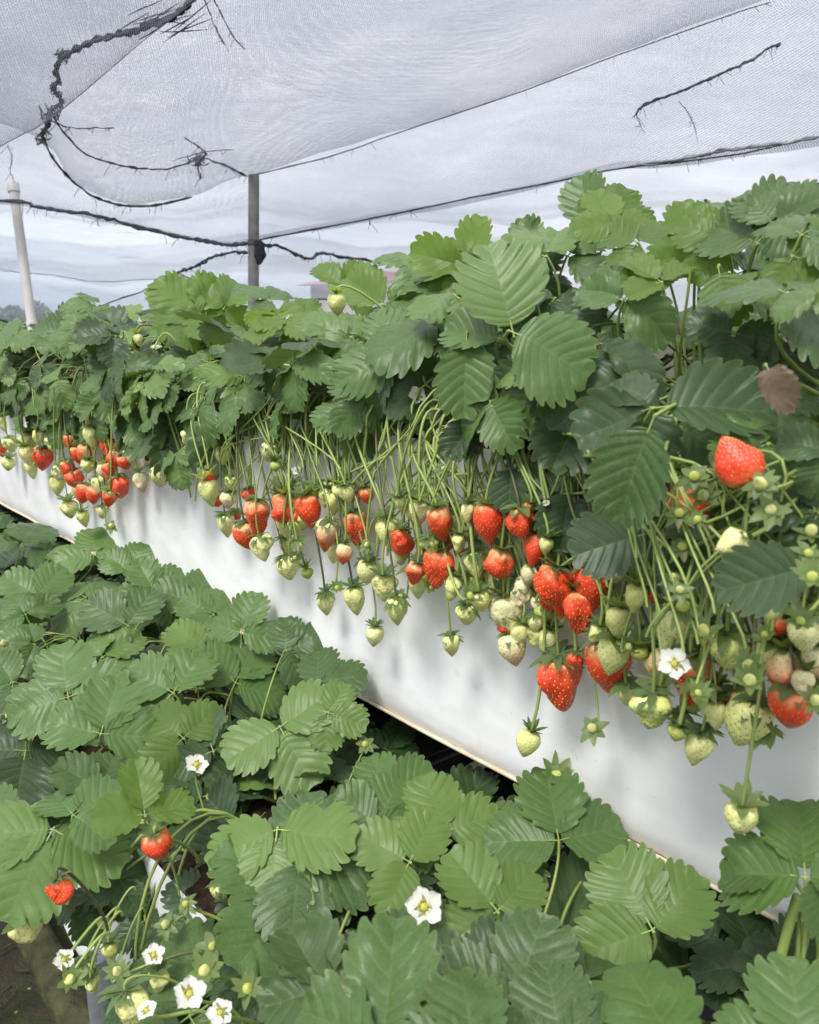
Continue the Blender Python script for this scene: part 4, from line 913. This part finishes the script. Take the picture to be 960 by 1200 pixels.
for (bx_, by_, bt, bw, bh, lb) in ((58,135,2.4,13,8,'dark crumpled knot of net beside the torn gap'),(50,160,2.45,8,10,'lower dark knot of net at the end of the hanging cord'),(195,24,2.02,40,9,'dark bunched net along the thick cord near the top'),(72,66,2.2,9,6,'small dark knot where the thick cord turns down'),(232,188,3.6,8,5,'small knot of grey net threads on the sagging cord')):
    mb = MB()
    for k in range(26):
        c0 = at_t(bx_ + rnd.gauss(0, bw * .5), by_ + rnd.gauss(0, bh * .5) - (rnd.random() - .5) * (0 if bw < 30 else 14), bt); a = rnd.uniform(0, 6.28) if bw < 30 else R(25) + rnd.gauss(0, .3)
        d_ = (RGT * math.cos(a) + UPV * math.sin(a)) * rnd.uniform(4, bw * .8) * bt / F
        mb.tube(bez(c0 - d_, c0 - d_ * .3 + UPV * rnd.uniform(-4, 4) * bt / F, c0 + d_ * .3 + RGT * rnd.uniform(-4, 4) * bt / F, c0 + d_, 7), [x * bt / F for x in (.2, .5, .7, .8, .7, .6, .4, .2)], 5)
    tag(link('knot', mb.mesh('knot', [M_ROPE]), NA if bt < 3 else NB), lb)
# ---------------------------------------------------------------- far things
M_BUSH = leaf_mat('shrub_leaf', (.03, .045, .03), (.045, .06, .035), (.07, .08, .04), .15)
M_BUSHY = leaf_mat('yellow_shrub_leaf', (.10, .12, .03), (.15, .17, .05), (.2, .2, .06), .15)
M_TRUNK = simple('bark', (.06, .045, .035), (.12, .10, .08), 10, .9)
def bush(px, top, wpx, t, m, label, seed):
    r_ = random.Random(seed); c = at_t(px, 378, t); tp = at_t(px, top, t).z; h = tp - GZ; wd = wpx * t / F
    root = link('far_shrub', None, None, Matrix.Translation((c.x, c.y, GZ)))
    tag(root, label, 'shrub', 'shrubs in the distance')
    mb = MB(); b = Vector((c.x, c.y, GZ))
    mb.tube([b, b + Z3 * h * .4, b + Z3 * h * .6], [.09, .07, .04], 7)
    for k in range(6):
        a = r_.uniform(0, 6.28); mb.tube([b + Z3 * h * .35, b + Z3 * h * r_.uniform(.6, .85) + Vector((math.cos(a), math.sin(a), 0)) * wd * .35], [.04, .01], 5)
    link('trunk', mb.mesh('trunk', [M_TRUNK]), root)
    mb = MB(); cl = [(Vector((r_.gauss(0, .3) * wd, r_.gauss(0, .3) * wd, h * r_.uniform(.45, .93))), r_.uniform(.1, .24) * wd) for _ in range(26)]
    for _ in range(2600):
        cc, rr = r_.choice(cl); v = Vector((r_.gauss(0, 1), r_.gauss(0, 1), r_.gauss(0, 1))).normalized() * rr * r_.uniform(.5, 1.05)
        p = b + cc + v
        if p.z > GZ + h: p.z = GZ + h - r_.random() * .2
        x = Vector((r_.gauss(0, 1), r_.gauss(0, 1), r_.gauss(0, 1))).normalized() * .07; y = x.orthogonal() * .6
        mb.add([p - x, p + y, p + x, p - y], [(0, 1, 2, 3)], [(.3, .2), (.5, .8), (.7, .2), (.5, .8)])
    link('crown', mb.mesh('crown', [m]), root)
bush(-5, 359, 44, 24, M_BUSH, 'dark hazy shrub at the very left edge of the horizon', 1)
bush(42, 354, 34, 22, M_BUSH, 'dark shrub on the horizon directly behind the pale pipe post', 2)
bush(18, 377, 22, 18, M_BUSHY, 'small yellow-green shrub low on the horizon left of the pale pipe post', 3)
bush(80, 366, 46, 26, M_BUSH, 'dark low shrub on the horizon right of the pale pipe post', 4)
bush(118, 370, 40, 27, M_BUSH, 'dark low shrub on the horizon nearly hidden by leaves', 5)
# house with a dull red roof
M_ROOF = simple('red_roof', (.26, .10, .10), (.36, .17, .16), 8, .8); M_WALL = simple('cream_wall', (.55, .48, .42), (.66, .60, .54), 2, .85); M_GLASS = simple('window_glass', (.05, .06, .07), (.1, .11, .12), 2, .1)
ht = 26; a = at_t(474, 330, ht); b = at_t(585, 330, ht + 3); ez = at_t(500, 329, ht).z; rz = at_t(500, 312, ht).z
ax = (b - a); ax.z = 0; wl = ax.length; ax.normalize(); ay = Z3.cross(ax); O = Vector((a.x, a.y, GZ))
hs = link('house', None, None, Matrix.Translation(O)); tag(hs, 'cream house with dull red roof glimpsed between leaves and net', 'house')
mb = MB(); mb.box(O, ax * wl, ay * 5, Z3 * (ez - GZ)); link('wall', mb.mesh('wall', [M_WALL], False), hs)
o0 = O - ax * .4 - ay * .4; o0.z = ez + .003; A, B_ = o0, o0 + ax * (wl + .8); C_, D_ = B_ + ay * 5.8, A + ay * 5.8; r0 = A + ax * 1.2 + ay * 2.9; r1 = B_ - ax * 1.2 + ay * 2.9; r0.z = r1.z = rz
mb = MB(); mb.add([A, B_, C_, D_, r0, r1], [(0, 1, 5, 4), (1, 2, 5), (2, 3, 4, 5), (3, 0, 4), (0, 3, 2, 1)]); link('roof', mb.mesh('roof', [M_ROOF], False), hs)
for k in range(3):
    mb = MB(); mb.box(O + ax * (.6 + k * 1.0) - ay * .03 + Z3 * (ez - GZ - .9), ax * .5, ay * .02, Z3 * .6); link('window', mb.mesh('window', [M_GLASS], False), hs)

# ---------------------------------------------------------------- plant labels
ULAB = ['strawberry plant at the right end of the upper row, beside a withered brown leaf',
 'upper row strawberry plant with long drooping leaves over thick pale stalks and green sepals',
 'strawberry plant in the upper row above the largest ripe berry hanging low on the film',
 'strawberry plant in the upper row with one tall upright leaf over a broad flat leaf',
 'strawberry plant in the upper row behind the curtain of bare thin stalks',
 'strawberry plant in the upper row above the small white flower under its leaves',
 'upper row strawberry plant with red berries just right of a gap of bare film',
 'strawberry plant in the upper row growing in front of the dark post',
 'upper row strawberry plant left of the dark post with two lone pale berries',
 'strawberry plant in the upper row above the dense far cluster of small red berries',
 'strawberry plant in the upper row in front of the pale pipe post',
 'strawberry plant in the upper row at the left edge of the photo',
 'farthest strawberry plant of the upper row, its leaves just under the distant shrubs']
LLAB = ['front row strawberry plant at the bottom right corner with leaves held high',
 'strawberry plant in the front row with very large close leaves along the bottom edge',
 'strawberry plant in the front row with a broad three-part leaf against the film hem',
 'strawberry plant in the front row bearing the largest white flower, at the bottom centre',
 'strawberry plant in the front row with green buds next to the black drip panels',
 'strawberry plant in the front row with white flowers clustered at the bottom left',
 'strawberry plant in the front row with a red berry showing under a bright yellow-green leaf',
 'front row strawberry plant with pale berries hanging beside the torn film edge',
 'strawberry plant in the front row with yellow buds standing among its leaves near the film',
 'strawberry plant in the front row below the dense far cluster of small red berries',
 'second farthest strawberry plant of the front row, by the left edge of the photo',
 'farthest strawberry plant of the front row, its leaves meeting the white film']
for q, l in zip(UP, ULAB): tag(q.o, l, 'plant', 'strawberry plants of the upper row')
for q, l in zip(LP, LLAB): tag(q.o, l, 'plant', 'strawberry plants of the front row')
